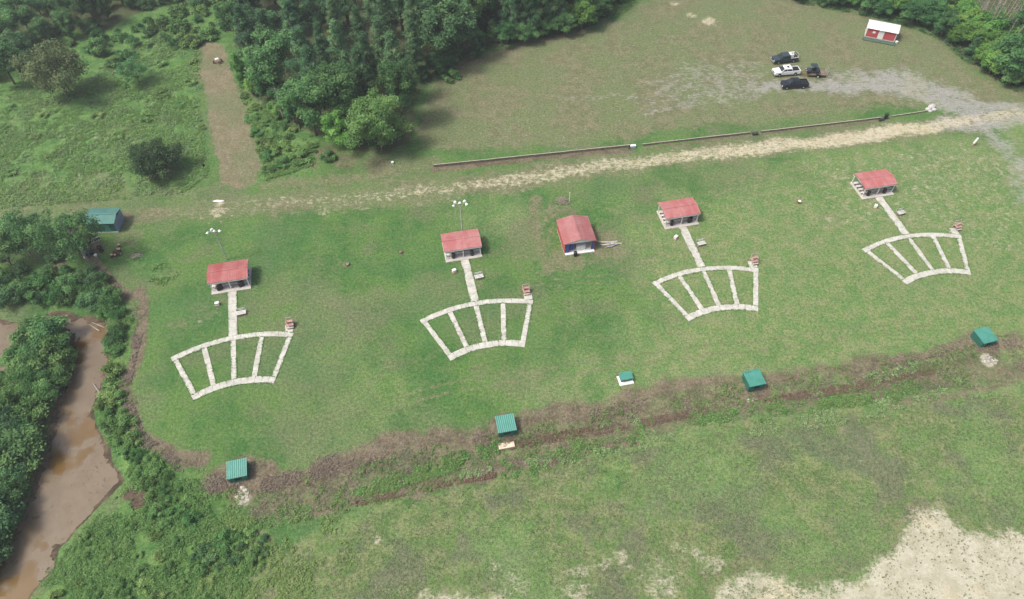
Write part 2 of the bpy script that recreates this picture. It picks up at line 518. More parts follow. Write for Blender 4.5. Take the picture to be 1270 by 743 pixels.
dry = mx(dry, spot(250, 390, 3.5, 3, .45), spot(215, 405, 2.2, 1.6, .5), spot(1030, 272, 2.5, 2, .5), spot(700, 400, 4, 4, .35), spot(860, 300, 4, 4, .35), spot(1000, 330, 4, 4, .3))

dry = mx(dry, line(ROAD, [2.6, 3.0, 3.2, 3.4, 3.4, 3.4, 3.4, 3.4, 3.6, 3.6, 3.0, 3.0], 2.2, 1.2, .80))
for q in ((283, 366), (575, 328), (848, 287), (1090, 249), (300, 393), (592, 350), (868, 308), (1114, 270), (360, 408), (652, 367), (934, 329), (1186, 288)):
    dry = mx(dry, spot(q[0], q[1], 1.4, 1.4, .64, 1.0))
for trk in ([(735, 330), (775, 318), (800, 296), (796, 272), (770, 258), (730, 250)], [(640, 300), (655, 340), (690, 352), (760, 345), (820, 318)], [(480, 500), (560, 478), (680, 462), (800, 446), (1000, 420), (1150, 400)], [(1060, 170), (1020, 195), (940, 215), (880, 240)],
            [(700, 210), (690, 235), (676, 300)], [(590, 96), (700, 80), (830, 90), (960, 110)], [(560, 120), (680, 96), (800, 60), (900, 30)], [(850, 60), (960, 75), (1080, 70), (1140, 84)]):
    for off in (-.85, .85):
        P_ = WP(trk); d_ = np.gradient(P_, axis=0); d_ /= np.linalg.norm(d_, axis=1, keepdims=True)
        Q_ = P_ + np.column_stack([-d_[:, 1], d_[:, 0]]) * off
        dry = mx(dry, line([PX((q_[0], q_[1], 0)) for q_ in Q_], .28, .45, .5, .78))

# rough lower field
meadow = area([(330, 830), (330, 700), (380, 655), (470, 625), (600, 598), (760, 565), (900, 535), (1060, 512), (1220, 490), (1400, 465), (1400, 830)], 3, 1.4)
meadow = mx(meadow, area([(165, 830), (230, 700), (330, 650), (360, 830)], 3, 1.4, .7))

# sand, gravel
sand = line(ROAD, [.8, 1.2, 1.5, 1.6, 2.0, 2.3, 2.4, 2.5, 2.6, 2.5, 2.0, 2.0], 2.0, .8, [.10, .34, .36, .40, .48, .53, .58, .66, .74, .62, .52, .5])
sand = mx(sand, line([(660, 217), (720, 209), (880, 190), (1030, 172), (1110, 161), (1150, 156)], [.7, .9, 1.0, 1.0, 1.1, .6], 1.0, .5, [.44, .52, .60, .68, .70, .46]))
sand = mx(sand, area(FLAT, 2.4, 1.8, .88), area(FLAT_THIN, 2.0, 1.6, .62))
sand = mx(sand, line([(540, 750), (600, 742), (640, 754)], 1.8, 2.0, 1.8, .58), line([(690, 706), (740, 698), (775, 690)], 1.0, 1.6, 1.8, .56), line([(825, 676), (850, 678), (872, 690), (890, 702)], .7, 1.2, 1.6, .58))
sand = mx(sand, spot(299, 612, 1.0, .8, .7), spot(1229, 443, 1.2, .6, .72))
sand = mx(sand, spot(470, 672, .7, .5, .6), line([(255, 742), (285, 730), (320, 716)], .35, .6, .8, .52), spot(620, 700, 1.5, 1.5, .42), spot(820, 722, 4, 4, .50), spot(710, 735, 3, 3, .50), spot(635, 720, 3, 3, .44))
sand = mx(sand, spot(880, 25, 2.2, 1.5, .66), spot(855, 18, 1.6, 1.2, .6), spot(838, 5, 1.5, 1.2, .55), spot(1290, 180, 4, 3, .4))
sand = mx(sand, spot(245, 404, 1.0, .8, .45), spot(400, 262, 2, 1.6, .42), spot(272, 252, 1.2, .8, .62), spot(270, 262, 2.0, 1.2, .5), spot(1030, 272, 1.2, 1., .5))
gravel = mx(area(LOT, 3.4, 2.0, .72), area([(800, 128), (850, 104), (900, 92), (960, 85), (960, 118), (900, 132), (840, 142)], 5, 2.5, .50),
            area([(780, 100), (850, 70), (920, 68), (970, 85), (900, 112), (800, 130)], 5, 2, .46), line([(1028, 100), (960, 112), (880, 122), (800, 140)], 2.2, 2.4, 1.4, .50),
            line([(700, 128), (760, 118), (800, 122)], 1.6, 2, 2, .5))
gravel = mx(gravel, line([(1165, 155), (1205, 152), (1290, 150)], 3.0, 2.0, .8, .72), line([(1225, 165), (1262, 200), (1285, 260)], 3.4, 3, 1.5, .58), line([(1262, 210), (1280, 300)], 1, 1.5, 1, .5))
straw = area([(985, 225), (960, 190), (1080, 176), (1160, 168), (1290, 190), (1290, 330), (1210, 330), (1120, 300), (1040, 310)], 7, 2, .46)
dry = mx(dry, spot(55, 132, 5, 4, .45), spot(150, 168, 7, 5, .50), spot(205, 150, 5, 4, .40), spot(30, 245, 8, 5, .55), spot(110, 240, 8, 4, .55), spot(10, 150, 4, 3, .4), spot(230, 240, 4, 3, .5))
straw = mx(straw, spot(130, 165, 6, 5, .44), spot(70, 180, 5, 4, .40), spot(215, 110, 4, 4, .38), spot(40, 130, 4, 3, .40))
straw = mx(straw, line(ROAD, 2.4, 1.8, 1.0, [.30, .42, .44, .46, .52, .58, .62, .66, .70, .70, .6, .6]))
straw = mx(straw, line([(370, 268), (520, 250), (650, 232), (800, 214)], 1.0, 1.2, 1, .46), area([(380, 270), (250, 285), (180, 262), (260, 246), (400, 240)], 4, 2, .42), area([(830, 180), (1000, 163), (1110, 150), (1120, 160), (860, 200)], 2, 1, .4))
straw = mx(straw, area([(1090, 330), (1290, 330), (1290, 400), (1120, 420)], 8, 2, .3), spot(1100, 590, 9, 8, .36), spot(860, 600, 8, 8, .33))
# brown dead growth, bare soil, brown band along the low wall
dirt = line(LAWNEDGE[1:], [.9, 1.1, 1.3, 1.0, 1.0, 1.2, 1.4], .7, .5, .95)
dirt = mx(dirt, line([(112, 320), (135, 345), (160, 372)], 1.0, .8, .6, .9), line(DUP[1:7], [2.0, 2.0, 2.3, 2.5, 2.3, 2.1], 2.0, 1.7, .95), line(DUP[6:], [2.1, 2.0, 1.8, 1.4, 1.3, 1.1, 1.3], 1.8, 1.7, .84))
dirt = mx(dirt, line(DLOW[1:8], [.5, .9, 1.2, 1.1, 1.1, 1.0, .9], 1.2, 1.3, 1.0), line([(870, 530), (960, 522), (1010, 512)], .5, .9, 1, .62), line([(1100, 500), (1160, 493), (1200, 486), (1260, 470)], .8, 1.0, .9, .72))
dirt = mx(dirt, line([(960, 492), (1050, 478), (1160, 456)], .7, .7, .8, .78), line([(600, 560), (700, 535), (780, 520)], .9, .9, 1.2, .74))
BAND = [(300, 622), (330, 590), (450, 566), (640, 528), (740, 506), (850, 484), (940, 474), (1080, 456), (1190, 432), (1290, 425), (1290, 462), (1200, 484), (1120, 492), (1000, 510), (900, 524), (780, 546), (700, 570), (640, 582), (500, 608), (440, 622), (380, 640), (310, 650)]
dirt = mx(dirt, area(BAND, 2.2, 1.6, .62))
dirt = mx(dirt, line([(330, 625), (450, 600), (560, 572), (660, 552), (760, 528), (880, 505), (1000, 488), (1100, 474), (1190, 460)], 1.6, 2.0, 2.2, .50))
for q in ((293, 590, 2.9), (628, 530, 2.7), (938, 478, 2.5), (1222, 424, 2.6)): dirt = mx(dirt, spot(q[0], q[1], q[2], 1.0, .92, .5))
dirt = mx(dirt, spot(775, 471, 1.3, .6, .7), spot(405, 190, 2.4, 1.5, .8), spot(430, 200, 3.0, 1.6, .62), spot(470, 204, 3.0, 1.2, .6), spot(385, 205, 1.8, 1.2, .7), spot(505, 203, 1.6, 1.0, .5))
dirt = mx(dirt, spot(196, 212, 2.6, 1, .7), spot(155, 268, 1.8, 1.4, .7), spot(110, 308, 2.6, 1.5, .85), spot(70, 330, 2, 1.2, .7), spot(705, 262, 2.0, 1.0, .55), spot(765, 310, 1.6, 1.2, .5), spot(715, 318, 2.0, 1.0, .4))
dirt = mx(dirt, spot(431, 328, .7, .5, .7), spot(497, 312, .7, .5, .7), spot(991, 251, .7, .5, .8), spot(1207, 181, .6, .5, .7), spot(620, 46, 3, 2, .5), line([(540, 108), (580, 80), (650, 54), (720, 42)], 1.4, 1.6, 1, .7))
dirt = mx(dirt, line([(1120, 48), (1150, 58), (1185, 70), (1235, 100)], 1.2, 1.4, 1, .6), line([(538, 211), (660, 197), (780, 186)], .9, .7, .4, .92), line([(800, 184), (930, 168.5), (1040, 155.5), (1100, 148)], .6, .6, .4, .74))  # last two lines: brown band along the foot of the low wall
dirt = mx(dirt, line([(885, 707), (960, 699), (1030, 704), (1085, 692), (1108, 672), (1150, 634)], 1.4, 1.6, 1.6, .5), line([(1186, 650), (1210, 660), (1240, 652)], 1, 1.4, 1.2, .45))
dirt = mx(dirt, line([(240, 62), (252, 130), (262, 190)], .25, .35, .25, .75), spot(1105, 690, 2.5, 2, .5), spot(1095, 645, 3, 2.5, .45), spot(360, 640, 1.6, 1.2, .5), spot(1090, 640, 2, 2, .4))
# tall bright growth
lush = area([(-60, -60), (330, -60), (300, 40), (290, 90), (262, 48), (240, 60), (250, 130), (262, 200), (250, 240), (150, 240), (60, 250), (-60, 270)], 5, 1.4, .8)
lush = mx(lush, area([(290, 110), (345, 150), (395, 165), (390, 205), (330, 222), (322, 190)], 1.5, 1, .9), line([(312, 226), (350, 218), (385, 212)], 1.0, .8, .8, .8))
lush = mx(lush, line([(420, 612), (500, 590), (560, 572), (640, 560)], 1.2, 1.2, 1.4, .75), line([(850, 520), (960, 505), (1060, 494), (1140, 478), (1200, 470)], 1.7, 1.6, 1.4, .8), line([(650, 575), (700, 560)], 1.0, 1., 1, .6))
lush = mx(lush, area([(150, 470), (172, 545), (240, 590), (260, 640), (330, 690), (240, 760), (60, 830), (20, 760), (120, 650), (165, 600), (120, 520)], 2, 1.4, .85), spot(760, 590, 4, 4, .6), spot(1000, 560, 7, 6, .4), spot(1190, 540, 6, 5, .4), spot(470, 650, 6, 5, .4))
lush = mx(lush, line([(740, -10), (790, 10), (830, -15)], 2.5, 2, 1, .9), spot(1133, 52, 2.2, 1.6, .7), spot(300, 345, 6, 5, .35), spot(580, 290, 8, 6, .5), spot(760, 262, 6, 4, .5), spot(190, 330, 5, 3, .4))
lush = mx(lush, line([(200, 500), (240, 545), (420, 540), (560, 500)], 3.0, 3, 1, .4))
# wet mud round the water, dark litter under the woods
mud = np.zeros(len(X)); k = (X < -30) & (Y < 110)
dcr = sdist(X[k], Y[k], CREEK); mud[k] = sstep(-1.6, -.3, dcr + (nb2[k] - .5) * 1.6)
mud = mx(mud, spot(172, 622, 1.5, .9, .8), spot(195, 628, .9, .6, .7), spot(160, 614, 1.2, .8, .7))
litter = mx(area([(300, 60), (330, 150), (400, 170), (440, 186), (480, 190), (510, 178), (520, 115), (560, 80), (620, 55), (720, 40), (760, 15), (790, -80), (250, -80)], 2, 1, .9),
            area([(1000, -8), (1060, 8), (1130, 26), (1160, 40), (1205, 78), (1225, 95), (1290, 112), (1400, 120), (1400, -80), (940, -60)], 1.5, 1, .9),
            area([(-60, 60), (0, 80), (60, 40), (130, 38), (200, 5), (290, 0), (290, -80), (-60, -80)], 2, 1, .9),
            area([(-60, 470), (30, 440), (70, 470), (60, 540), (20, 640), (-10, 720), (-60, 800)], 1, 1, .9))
STRIPM = area(DIRT_STRIP, 1.3, .6, 1.0)
pale = area([(620, 560), (700, 420), (900, 330), (1000, 180), (1300, 130), (1500, 130), (1500, 620), (1000, 640)], 16, 2, .9)  # brighter right-hand side from glare, painted into the lawn colour
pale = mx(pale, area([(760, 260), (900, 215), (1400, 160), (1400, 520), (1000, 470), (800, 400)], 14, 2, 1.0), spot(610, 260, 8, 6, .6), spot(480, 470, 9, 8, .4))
outer = ~((np.abs(X) < 138) & (Y > 21) & (Y < 198))

zt = terrain(X, Y)
nx, ny = len(gx), len(gy)
I = np.arange(nx * ny).reshape(ny, nx)
Q = np.stack([I[:-1, :-1], I[:-1, 1:], I[1:, 1:], I[1:, :-1]], -1).reshape(-1, 4)
cx = X[Q].mean(1); cy = Y[Q].mean(1)
fs = sand[Q].mean(1); fg = gravel[Q].mean(1)
sy_ = np.array([A(640, 430).y])[0]
who = np.zeros(len(Q), int)                      # 0 ground
who[(fg > .5)] = 1
who[(fs > .5) & (cy > 100) & (fs >= fg)] = 2
who[(fs > .5) & (cy < 50)] = 3
strip = sdist(cx, cy, WP(DIRT_STRIP)) > 0
who[strip] = 4

g = N('ground_cover')
P1 = g.noise(.11, 4, .6); P2 = g.noise(.45, 5, .62); P3 = g.noise(2.2, 5, .65); P4 = g.noise(9.0, 4, .7)
PS = g.noise(3.2, 4, .7, stretch=(1, .35, 1, .2)); PB = g.noise(.9, 6, .7, dist=.6)
PK = g.noise(1.6, 3, .75, stretch=(.55, 1.4, 1, -.25))
fine = g.math('ADD', g.math('MULTIPLY', P3, .5), g.math('MULTIPLY', P4, .5))


def edge(name, amp, n1, lo=.40, hi=.60):
    # full break-up where the cover is partial, none where it is absent
    a_ = g.attr(name)
    v = g.math('ADD', a_, g.math('MULTIPLY_ADD', n1, amp * 2.0, -amp))
    return g.math('MULTIPLY', g.step(v, lo, hi), g.step(a_, .04, .22))


PL = g.noise(.05, 3, .5)
P5 = g.noise(4.6, 3, .6)
c = g.mix(g.step(P1, .40, .60), (.055, .129, .036), (.092, .168, .047))
c = g.mix(g.math('MULTIPLY', g.step(P2, .46, .62), .50), c, (.116, .162, .062))
c = g.mix(g.math('MULTIPLY', g.step(PB, .50, .66), .45), c, (.052, .142, .036))
c = g.mix(g.math('MULTIPLY', g.step(PL, .46, .60), .50), c, (.148, .165, .088))
PD = g.noise(.085, 4, .55, stretch=(1, 1.3, 1, .6))
c = g.mix(g.math('MULTIPLY', g.step(PD, .50, .62), .36), c, (.056, .142, .046))
c = g.mix(g.math('MULTIPLY', g.step(PD, .46, .36), .40), c, (.150, .152, .090))
c = g.mix(g.math('MULTIPLY', g.step(PK, .54, .70), .32), c, (.180, .185, .105))
c = g.mix(g.math('MULTIPLY', edge('pale', .5, P1, .2, .9), .72), c, g.mix(g.step(P2, .38, .64), (.124, .204, .070), (.200, .228, .104)))  # mixes the painted glare of the right side into the grass tone
# rough meadow
cm = g.mix(g.step(P2, .40, .62), (.102, .162, .053), (.170, .196, .086))
cm = g.mix(g.math('MULTIPLY', g.step(PB, .50, .66), .5), cm, (.140, .142, .098))
cm = g.mix(g.math('MULTIPLY', g.step(P1, .50, .60), .62), cm, (.105, .108, .080))
cm = g.mix(g.math('MULTIPLY', g.step(PL, .47, .57), .55), cm, (.115, .205, .066))
cm = g.mix(g.math('MULTIPLY', g.step(PS, .53, .70), .5), cm, (.205, .205, .130))
c = g.mix(g.math('MULTIPLY', edge('meadow', .5, P2), .92), c, cm)
# lush
cl = g.mix(g.step(P2, .38, .62), (.056, .142, .036), (.125, .222, .062))
cl = g.mix(g.math('MULTIPLY', g.step(PB, .50, .62), .5), cl, (.040, .110, .045))
cl = g.mix(g.math('MULTIPLY', g.step(PS, .50, .70), .4), cl, (.145, .225, .10))
c = g.mix(g.math('MULTIPLY', edge('lush', .7, PB, .30, .75), .85), c, cl)
# dry
cd = g.mix(g.step(P2, .38, .62), (.132, .138, .072), (.180, .172, .102))
cd = g.mix(g.math('MULTIPLY', g.step(P1, .42, .58), .72), cd, (.125, .162, .072))
cd = g.mix(g.math('MULTIPLY', g.step(PK, .53, .70), .45), cd, (.27, .245, .165))
c = g.mix(g.math('MULTIPLY', edge('dry', .7, PB, .25, .8), .92), c, cd)
c = g.mix(g.math('MULTIPLY', edge('straw', 1.2, g.math('ADD', g.math('MULTIPLY', PB, .62), g.math('MULTIPLY', PK, .38)), .46, .84), .66), c, (.385, .375, .265))
# brown mown strip
cb = g.mix(g.step(P2, .38, .62), (.172, .148, .092), (.218, .188, .126))
cb = g.mix(g.math('MULTIPLY', g.step(P1, .46, .60), .6), cb, (.122, .155, .075))
cb = g.mix(g.math('MULTIPLY', g.step(g.noise(.7, 4, .6, stretch=(3.2, .25, 1, .12)), .48, .62), .4), cb, (.150, .128, .085))
c = g.mix(g.math('MULTIPLY', edge('strip', .7, PB, .25, .85), .85), c, cb)
# dirt
ce = g.mix(g.step(P2, .36, .64), (.100, .074, .055), (.180, .136, .104))
ce = g.mix(g.math('MULTIPLY', g.step(PS, .48, .66), .55), ce, (.240, .192, .150))
ce = g.mix(g.math('MULTIPLY', g.step(PB, .48, .62), .6), ce, (.115, .132, .062))
c = g.mix(g.math('MULTIPLY', edge('dirt', .95, g.math('ADD', g.math('MULTIPLY', PB, .6), g.math('MULTIPLY', P3, .4)), .30, .84), .92), c, ce)
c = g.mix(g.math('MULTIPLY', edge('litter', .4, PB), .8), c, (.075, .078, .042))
# gravel and sand
cg = g.mix(g.step(PS, .36, .64), (.255, .256, .240), (.335, .332, .312))
cg = g.mix(g.math('MULTIPLY', g.step(P1, .48, .62), .5), cg, (.33, .30, .23))
cg = g.mix(g.math('MULTIPLY', g.step(P2, .56, .68), .30), cg, (.22, .235, .16))
c = g.mix(g.math('MULTIPLY', edge('gravel', 1.1, g.math('ADD', g.math('MULTIPLY', PK, .6), g.math('MULTIPLY', P2, .4)), .34, .80), .80), c, cg)
cs = g.mix(g.step(P2, .36, .64), (.378, .352, .258), (.465, .440, .342))
cs = g.mix(g.math('MULTIPLY', g.step(PK, .54, .68), .40), cs, (.36, .33, .255))
cs = g.mix(g.math('MULTIPLY', g.step(P3, .66, .72), .40), cs, (.24, .24, .16))
cs = g.mix(g.math('MULTIPLY', g.step(P1, .50, .62), .5), cs, (.53, .455, .305))
cs = g.mix(g.math('MULTIPLY', g.attr('tan'), .75), cs, g.mix(g.step(P2, .36, .64), (.415, .362, .238), (.475, .425, .305)))
c = g.mix(g.math('MULTIPLY', edge('sand', .95, g.math('ADD', g.math('MULTIPLY', PK, .34), g.math('ADD', g.math('MULTIPLY', P3, .20), g.math('MULTIPLY', PB, .46))), .30, .78), .92), c, cs)
c = g.mix(edge('mud', .3, P2), c, g.mix(g.step(P2, .35, .65), (.060, .048, .034), (.120, .090, .062)))
bare = g.math('MULTIPLY', g.math('MAXIMUM', g.attr('sand'), g.attr('gravel')), .55)
tex = g.math('ADD', g.math('MULTIPLY', P3, .40), g.math('ADD', g.math('MULTIPLY', P5, .35), g.math('MULTIPLY', P4, .25)))
c = g.mix(g.math('SUBTRACT', .72, bare, clamp=True), c, g.mix(g.step(tex, .38, .62), (.24, .24, .25), (.76, .76, .73)), 'OVERLAY')
g.bump(g.math('ADD', g.math('MULTIPLY', P3, .6), g.math('MULTIPLY', P4, .4)), .5, .15)
M['ground'] = g.fin(c, .95, .08)

names = ['ground', 'gravel_lot', 'sand_track', 'sand_flat', 'mown_strip']
for k_, nm in enumerate(names):
    q = Q[who == k_]
    u, inv = np.unique(q, return_inverse=True); inv = inv.reshape(q.shape)
    me = fast_mesh(nm, np.stack([X[u], Y[u], zt[u]], 1), inv, 'ground', smooth=True)
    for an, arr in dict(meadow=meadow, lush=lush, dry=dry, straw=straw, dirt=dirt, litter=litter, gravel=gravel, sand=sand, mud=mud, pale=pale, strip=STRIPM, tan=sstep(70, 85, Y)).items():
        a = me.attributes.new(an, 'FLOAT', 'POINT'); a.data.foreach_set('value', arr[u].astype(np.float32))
    o = bpy.data.objects.new(nm, me); C.objects.link(o)
    lab = ['mown green turf with worn brown patches across the whole site', 'grey gravel parking area with grass creeping in', 'pale sandy track running along the top of the lawn',
           'bare pale sand with sparse weeds at the corner of the rough field', 'brown mown strip leading up into the tall green growth'][k_]
    tag(o, lab, ['ground', 'gravel', 'track', 'sand', 'path'][k_], kind='structure')


# ground lookup for planting
def field(arr):
    G_ = arr.reshape(ny, nx)

    def f(x, y):
        i = np.clip(np.searchsorted(gx, x), 0, nx - 1); j = np.clip(np.searchsorted(gy, y), 0, ny - 1)
        return G_[j, i]
    return f


# ------------------------------------------------------------------ creek water
w = N('muddy_water')
wa = w.noise(.075, 4, .55)
film = w.step(wa, .46, .49)
ochre = w.mix(w.step(w.noise(.3, 3), .35, .65), (.140, .084, .028), (.165, .108, .044))
scum = w.mix(w.step(w.noise(.5, 4, .6), .35, .65), (.150, .110, .066), (.175, .134, .084))
scum = w.mix(w.math('MULTIPLY', w.step(w.noise(1.7, 4, .7, stretch=(1, .55, 1)), .62, .66), .75), scum, (.075, .058, .036))
sx = w.new('ShaderNodeSeparateXYZ'); w.put(sx.inputs[0], w.pos())
film = w.math('MAXIMUM', film, w.step(sx.outputs[0], -70, -73))
wc = w.mix(film, ochre, scum)
w.bump(w.noise(1.6, 3), .05, .03)
M['water'] = w.fin(wc, w.math('MULTIPLY_ADD', film, .25, .05), .6)
wx_ = np.arange(CREEK[:, 0].min() - 4, CREEK[:, 0].max() + 4, .8); wy_ = np.arange(CREEK[:, 1].min() - 4, CREEK[:, 1].max() + 4, .8)
WX, WY = np.meshgrid(wx_, wy_); wi = np.arange(WX.size).reshape(WX.shape)
wq = np.stack([wi[:-1, :-1], wi[:-1, 1:], wi[1:, 1:], wi[1:, :-1]], -1).reshape(-1, 4)
wd = sdist(WX.ravel(), WY.ravel(), CREEK)
wq = wq[(wd[wq] > -2.0).any(1)]
wu, winv = np.unique(wq, return_inverse=True)
me = fast_mesh('water', np.column_stack([WX.ravel()[wu], WY.ravel()[wu], np.full(len(wu), WATER_Z)]), winv.reshape(wq.shape), 'water')
o = bpy.data.objects.new('water', me); C.objects.link(o)
tag(o, 'still muddy brown creek water between brushy banks', 'water', kind='structure')

# ------------------------------------------------------------------ shooting fields: concrete walks
YD = .9144
FIELDS = [(-38.305, 46.616, math.radians(-14.296)), (-.865, 53.174, math.radians(-12.271)), (36.428, 60.154, math.radians(-9.138)), (74.328, 67.708, math.radians(-9.969))]
R27, R16 = 26.383 * YD, 16.959 * YD
STEP = 3 / 16
SH_ANG = math.radians(11.5)
e1 = np.array([math.cos(SH_ANG), math.sin(SH_ANG)]); e2 = np.array([-e1[1], e1[0]])
SHELTER = [np.array([-46.9, 80.1]) + e2 * 2.15, np.array([-8.3, 87.0]) + e2 * 2.15, np.array([30.5, 94.6]) + e2 * 2.15, np.array([68.1, 102.1]) + e2 * 2.15]
FN = ['first', 'second', 'third', 'fourth']
WHERE = ['the one nearest the creek', 'the one left of the enclosed shed', 'the one just right of the enclosed shed', 'the one nearest the gravel lot']


EDGE = []


def slabs(mb, fn, t0, t1, n, w0, w1, z, rng, gap=.032):
    """row of cast slabs following the centre line fn(t)"""
    for k in range(n):
        a, b = t0 + (t1 - t0) * k / n, t0 + (t1 - t0) * (k + 1) / n
        pa, pb = np.array(fn(a)), np.array(fn(b)); d = pb - pa; L = np.linalg.norm(d); d /= L; nn = np.array([-d[1], d[0]])
        wa = w0 + (w1 - w0) * k / n; wb = w0 + (w1 - w0) * (k + 1) / n
        pa = pa + d * gap * .5; pb = pb - d * gap * .5
        j = [rng.uniform(-.03, .03) for _ in range(4)]
        pts = [pa + nn * (wa / 2 + j[0]), pb + nn * (wb / 2 + j[1]), pb - nn * (wb / 2 + j[2]), pa - nn * (wa / 2 + j[3])]
        zz = z + rng.uniform(-.008, .008)
        base = T((pa[0] + pb[0]) / 2, (pa[1] + pb[1]) / 2)
        mb.prism([tuple(p) for p in pts], base - .25, base + zz)
        EDGE.append((pts[0], pts[1])); EDGE.append((pts[3], pts[2]))


for i, (x, y, th) in enumerate(FIELDS):
    rng = random.Random(i + 20)
    mb = MB()
    pol = lambda R, a: (x + R * math.sin(th + a), y + R * math.cos(th + a))
    ends = 2 * STEP
    slabs(mb, lambda t: pol(R27, t), -ends - .5 / R27, ends + .45 / R27, 16, .95, .95, .085, rng)
    slabs(mb, lambda t: pol(R16, t), -ends - .45 / R16, ends + .4 / R16, 12, 1.15, 1.15, .085, rng)
    for k in range(-2, 3):
        slabs(mb, lambda t: pol(t, k * STEP), R16 + .60, R27 - .50, 7, .80, .78, .065, rng)
    # straight walk to the shelter
    a = np.array(pol(R27 + .5, 0)); b = SHELTER[i] - e2 * 2.15 + e1 * .1
    slabs(mb, lambda t: a + (b - a) * t, 0, 1, 6, 1.35, 1.45, .07, rng)
    # pad behind the right-hand corner
    c = np.array(pol(R27, ends)); d = np.array([math.sin(th + ends * .35), math.cos(th + ends * .35)])
    c2 = c + d * .5 - np.array([d[1], -d[0]]) * .25
    slabs(mb, lambda t: c2 + d * t, .05, 1.6, 2, 1.35, 1.3, .075, rng)
    o = mb.build('walkway', 'concrete')
    tag(o, 'fan of pale concrete walks on the lawn, ' + WHERE[i], 'walkway', 'fan shaped concrete walks on the lawn', 'structure')
M['pale_pole'] = simple('weathered_pole', (.46, .45, .42), .8, .12, 1.5)
# ------------------------------------------------------------------ red-roofed shelters
def gable(mb, L, D, z0, rise, th, over=0.0, ribs=0):
    """roof with its ridge along x, L long, D deep"""
    h = D / 2
    up = [(-h, z0), (0, z0 + rise), (h, z0), (h, z0 - th), (0, z0 + rise - th), (-h, z0 - th)]
    V = [(-L / 2, y, z) for y, z in up] + [(L / 2, y, z) for y, z in up]
    F = [(0, 6, 7, 1), (1, 7, 8, 2), (2, 8, 9, 3), (3, 9, 10, 4), (4, 10, 11, 5), (5, 11, 6, 0), (0, 1, 4, 5), (1, 2, 3, 4), (6, 11, 10, 7), (7, 10, 9, 8)]
    mb.add(V, F)
    if ribs:
        sl = math.atan2(rise, h); ll = math.hypot(rise, h)
        for k in range(ribs + 1):
            x = -L / 2 + .04 + (L - .08) * k / ribs
            for s in (-1, 1):
                R = Matrix.Rotation(-s * sl, 3, 'X')
                mb.box((x, s * h / 2, z0 + rise / 2 + .018), (.045, ll - .04, .03), M_=R)
        mb.box((0, 0, z0 + rise + .022), (L, .3, .04))
    return mb


SH_LAB = ['open shelter with red metal roof and white benches, nearest the creek', 'red roofed open shelter just left of the enclosed red shed, light pole behind it',
          'red roofed open shelter between the enclosed red shed and the last field', 'red roofed open shelter closest to the pale gravel at the lot entrance']


def make_shelter(label):
    t = thing('open_shelter', label, 'shelter', group='red roofed open shelters')
    MB().box((0, -.24, .03), (6.4, 4.85, .26)).build('floor_slab', 'slab', t)
    gable(MB(), 6.6, 4.35, 2.3, .42, .05, ribs=18).build('roof', 'red_roof', t)
    for s in (-1, 1):
        MB().box((0, s * 2.09, 2.10), (6.4, .10, .30)).build('eave_beam', 'white', t)
    for x in (-2.95, 0, 2.95):
        for s in (-1, 1):
            MB().box((x, s * 1.95, 1.12), (.13, .13, 1.92)).build('post', 'white', t)
    for x in (-3.0, -1, 1, 3.0):
        mb = MB(); mb.box((x, 0, 2.16), (.06, 3.96, .14)); mb.box((x, 0, 2.42), (.06, .1, .38)); mb.build('truss', 'white', t)
    return t


def make_bench_row(L):
    t = thing('long_bench', None, 'bench', group='white bench rows under the red roofs')
    MB().box((0, 0, .60), (L, .38, .06)).build('seat', 'bench', t)
    for x in (-L / 2 + .3, 0, L / 2 - .3):
        MB().box((x, 0, .365), (.07, .30, .41)).build('leg', 'timber', t)
    return t


def make_barrel():
    t = thing('trash_barrel', None, 'barrel', group='black barrels by the shelter fronts')
    mb = MB(); mb.tube([(0, 0, 0), (0, 0, .06), (0, 0, .42), (0, 0, .48), (0, 0, .86), (0, 0, .92)], [.27, .29, .30, .315, .30, .29], 16); mb.build('drum', 'black', t, smooth=False)
    mb = MB(); mb.tube([(0, 0, .92), (0, 0, .96), (0, 0, 1.06)], [.31, .31, .16], 16); mb.build('lid', 'black', t)
    return t


sh0 = make_shelter(SH_LAB[0]); bench0 = make_bench_row(6.25); bar0 = make_barrel()
ORD_B = ['front', 'second', 'third', 'rear']
fld = ['nearest the creek', 'left of the enclosed shed', 'right of the enclosed shed', 'nearest the gravel lot']
first = True
SLABZ = []
for i, c in enumerate(SHELTER):
    z = T(*c)
    s = sh0 if i == 0 else dup(sh0, label=SH_LAB[i])
    s.location = (c[0], c[1], z); s.rotation_euler.z = SH_ANG; s['label'] = SH_LAB[i]
    zs = z + .162; SLABZ.append(zs)
    for k in range(4):
        y = -1.45 + k * .88
        p = c + e2 * y - e1 * (0.0)
        b = bench0 if (i == 0 and k == 0) else dup(bench0)
        b.location = (p[0], p[1], zs); b.rotation_euler.z = SH_ANG
        b['label'] = '%s white bench row under the red shelter roof %s' % (ORD_B[k], fld[i])
    spots = [(-2.0, -1.92), (-1.62, -1.72)][:2] if i in (0,) else [(-1.75, -1.86)]
    spots = [(a, b_, 'left') for a, b_ in spots] + [(a, b_, 'right') for a, b_ in ([(1.55, -1.86), (1.9, -1.68)] if i in (0, 2) else [(1.5, -1.88)])]
    for q_, (a, b_, sd) in enumerate(spots):
        two = sum(1 for s_ in spots if s_[2] == sd) > 1
        pre = ('outer ' if abs(a) == max(abs(s_[0]) for s_ in spots if s_[2] == sd) else 'inner ') if two else ''
        p = c + e1 * a + e2 * b_
        b = bar0 if first else dup(bar0); first = False
        b.location = (p[0], p[1], zs); b.rotation_euler.z = a
        b['label'] = '%sblack barrel at the %s front of the red shelter %s' % (pre, sd, fld[i])

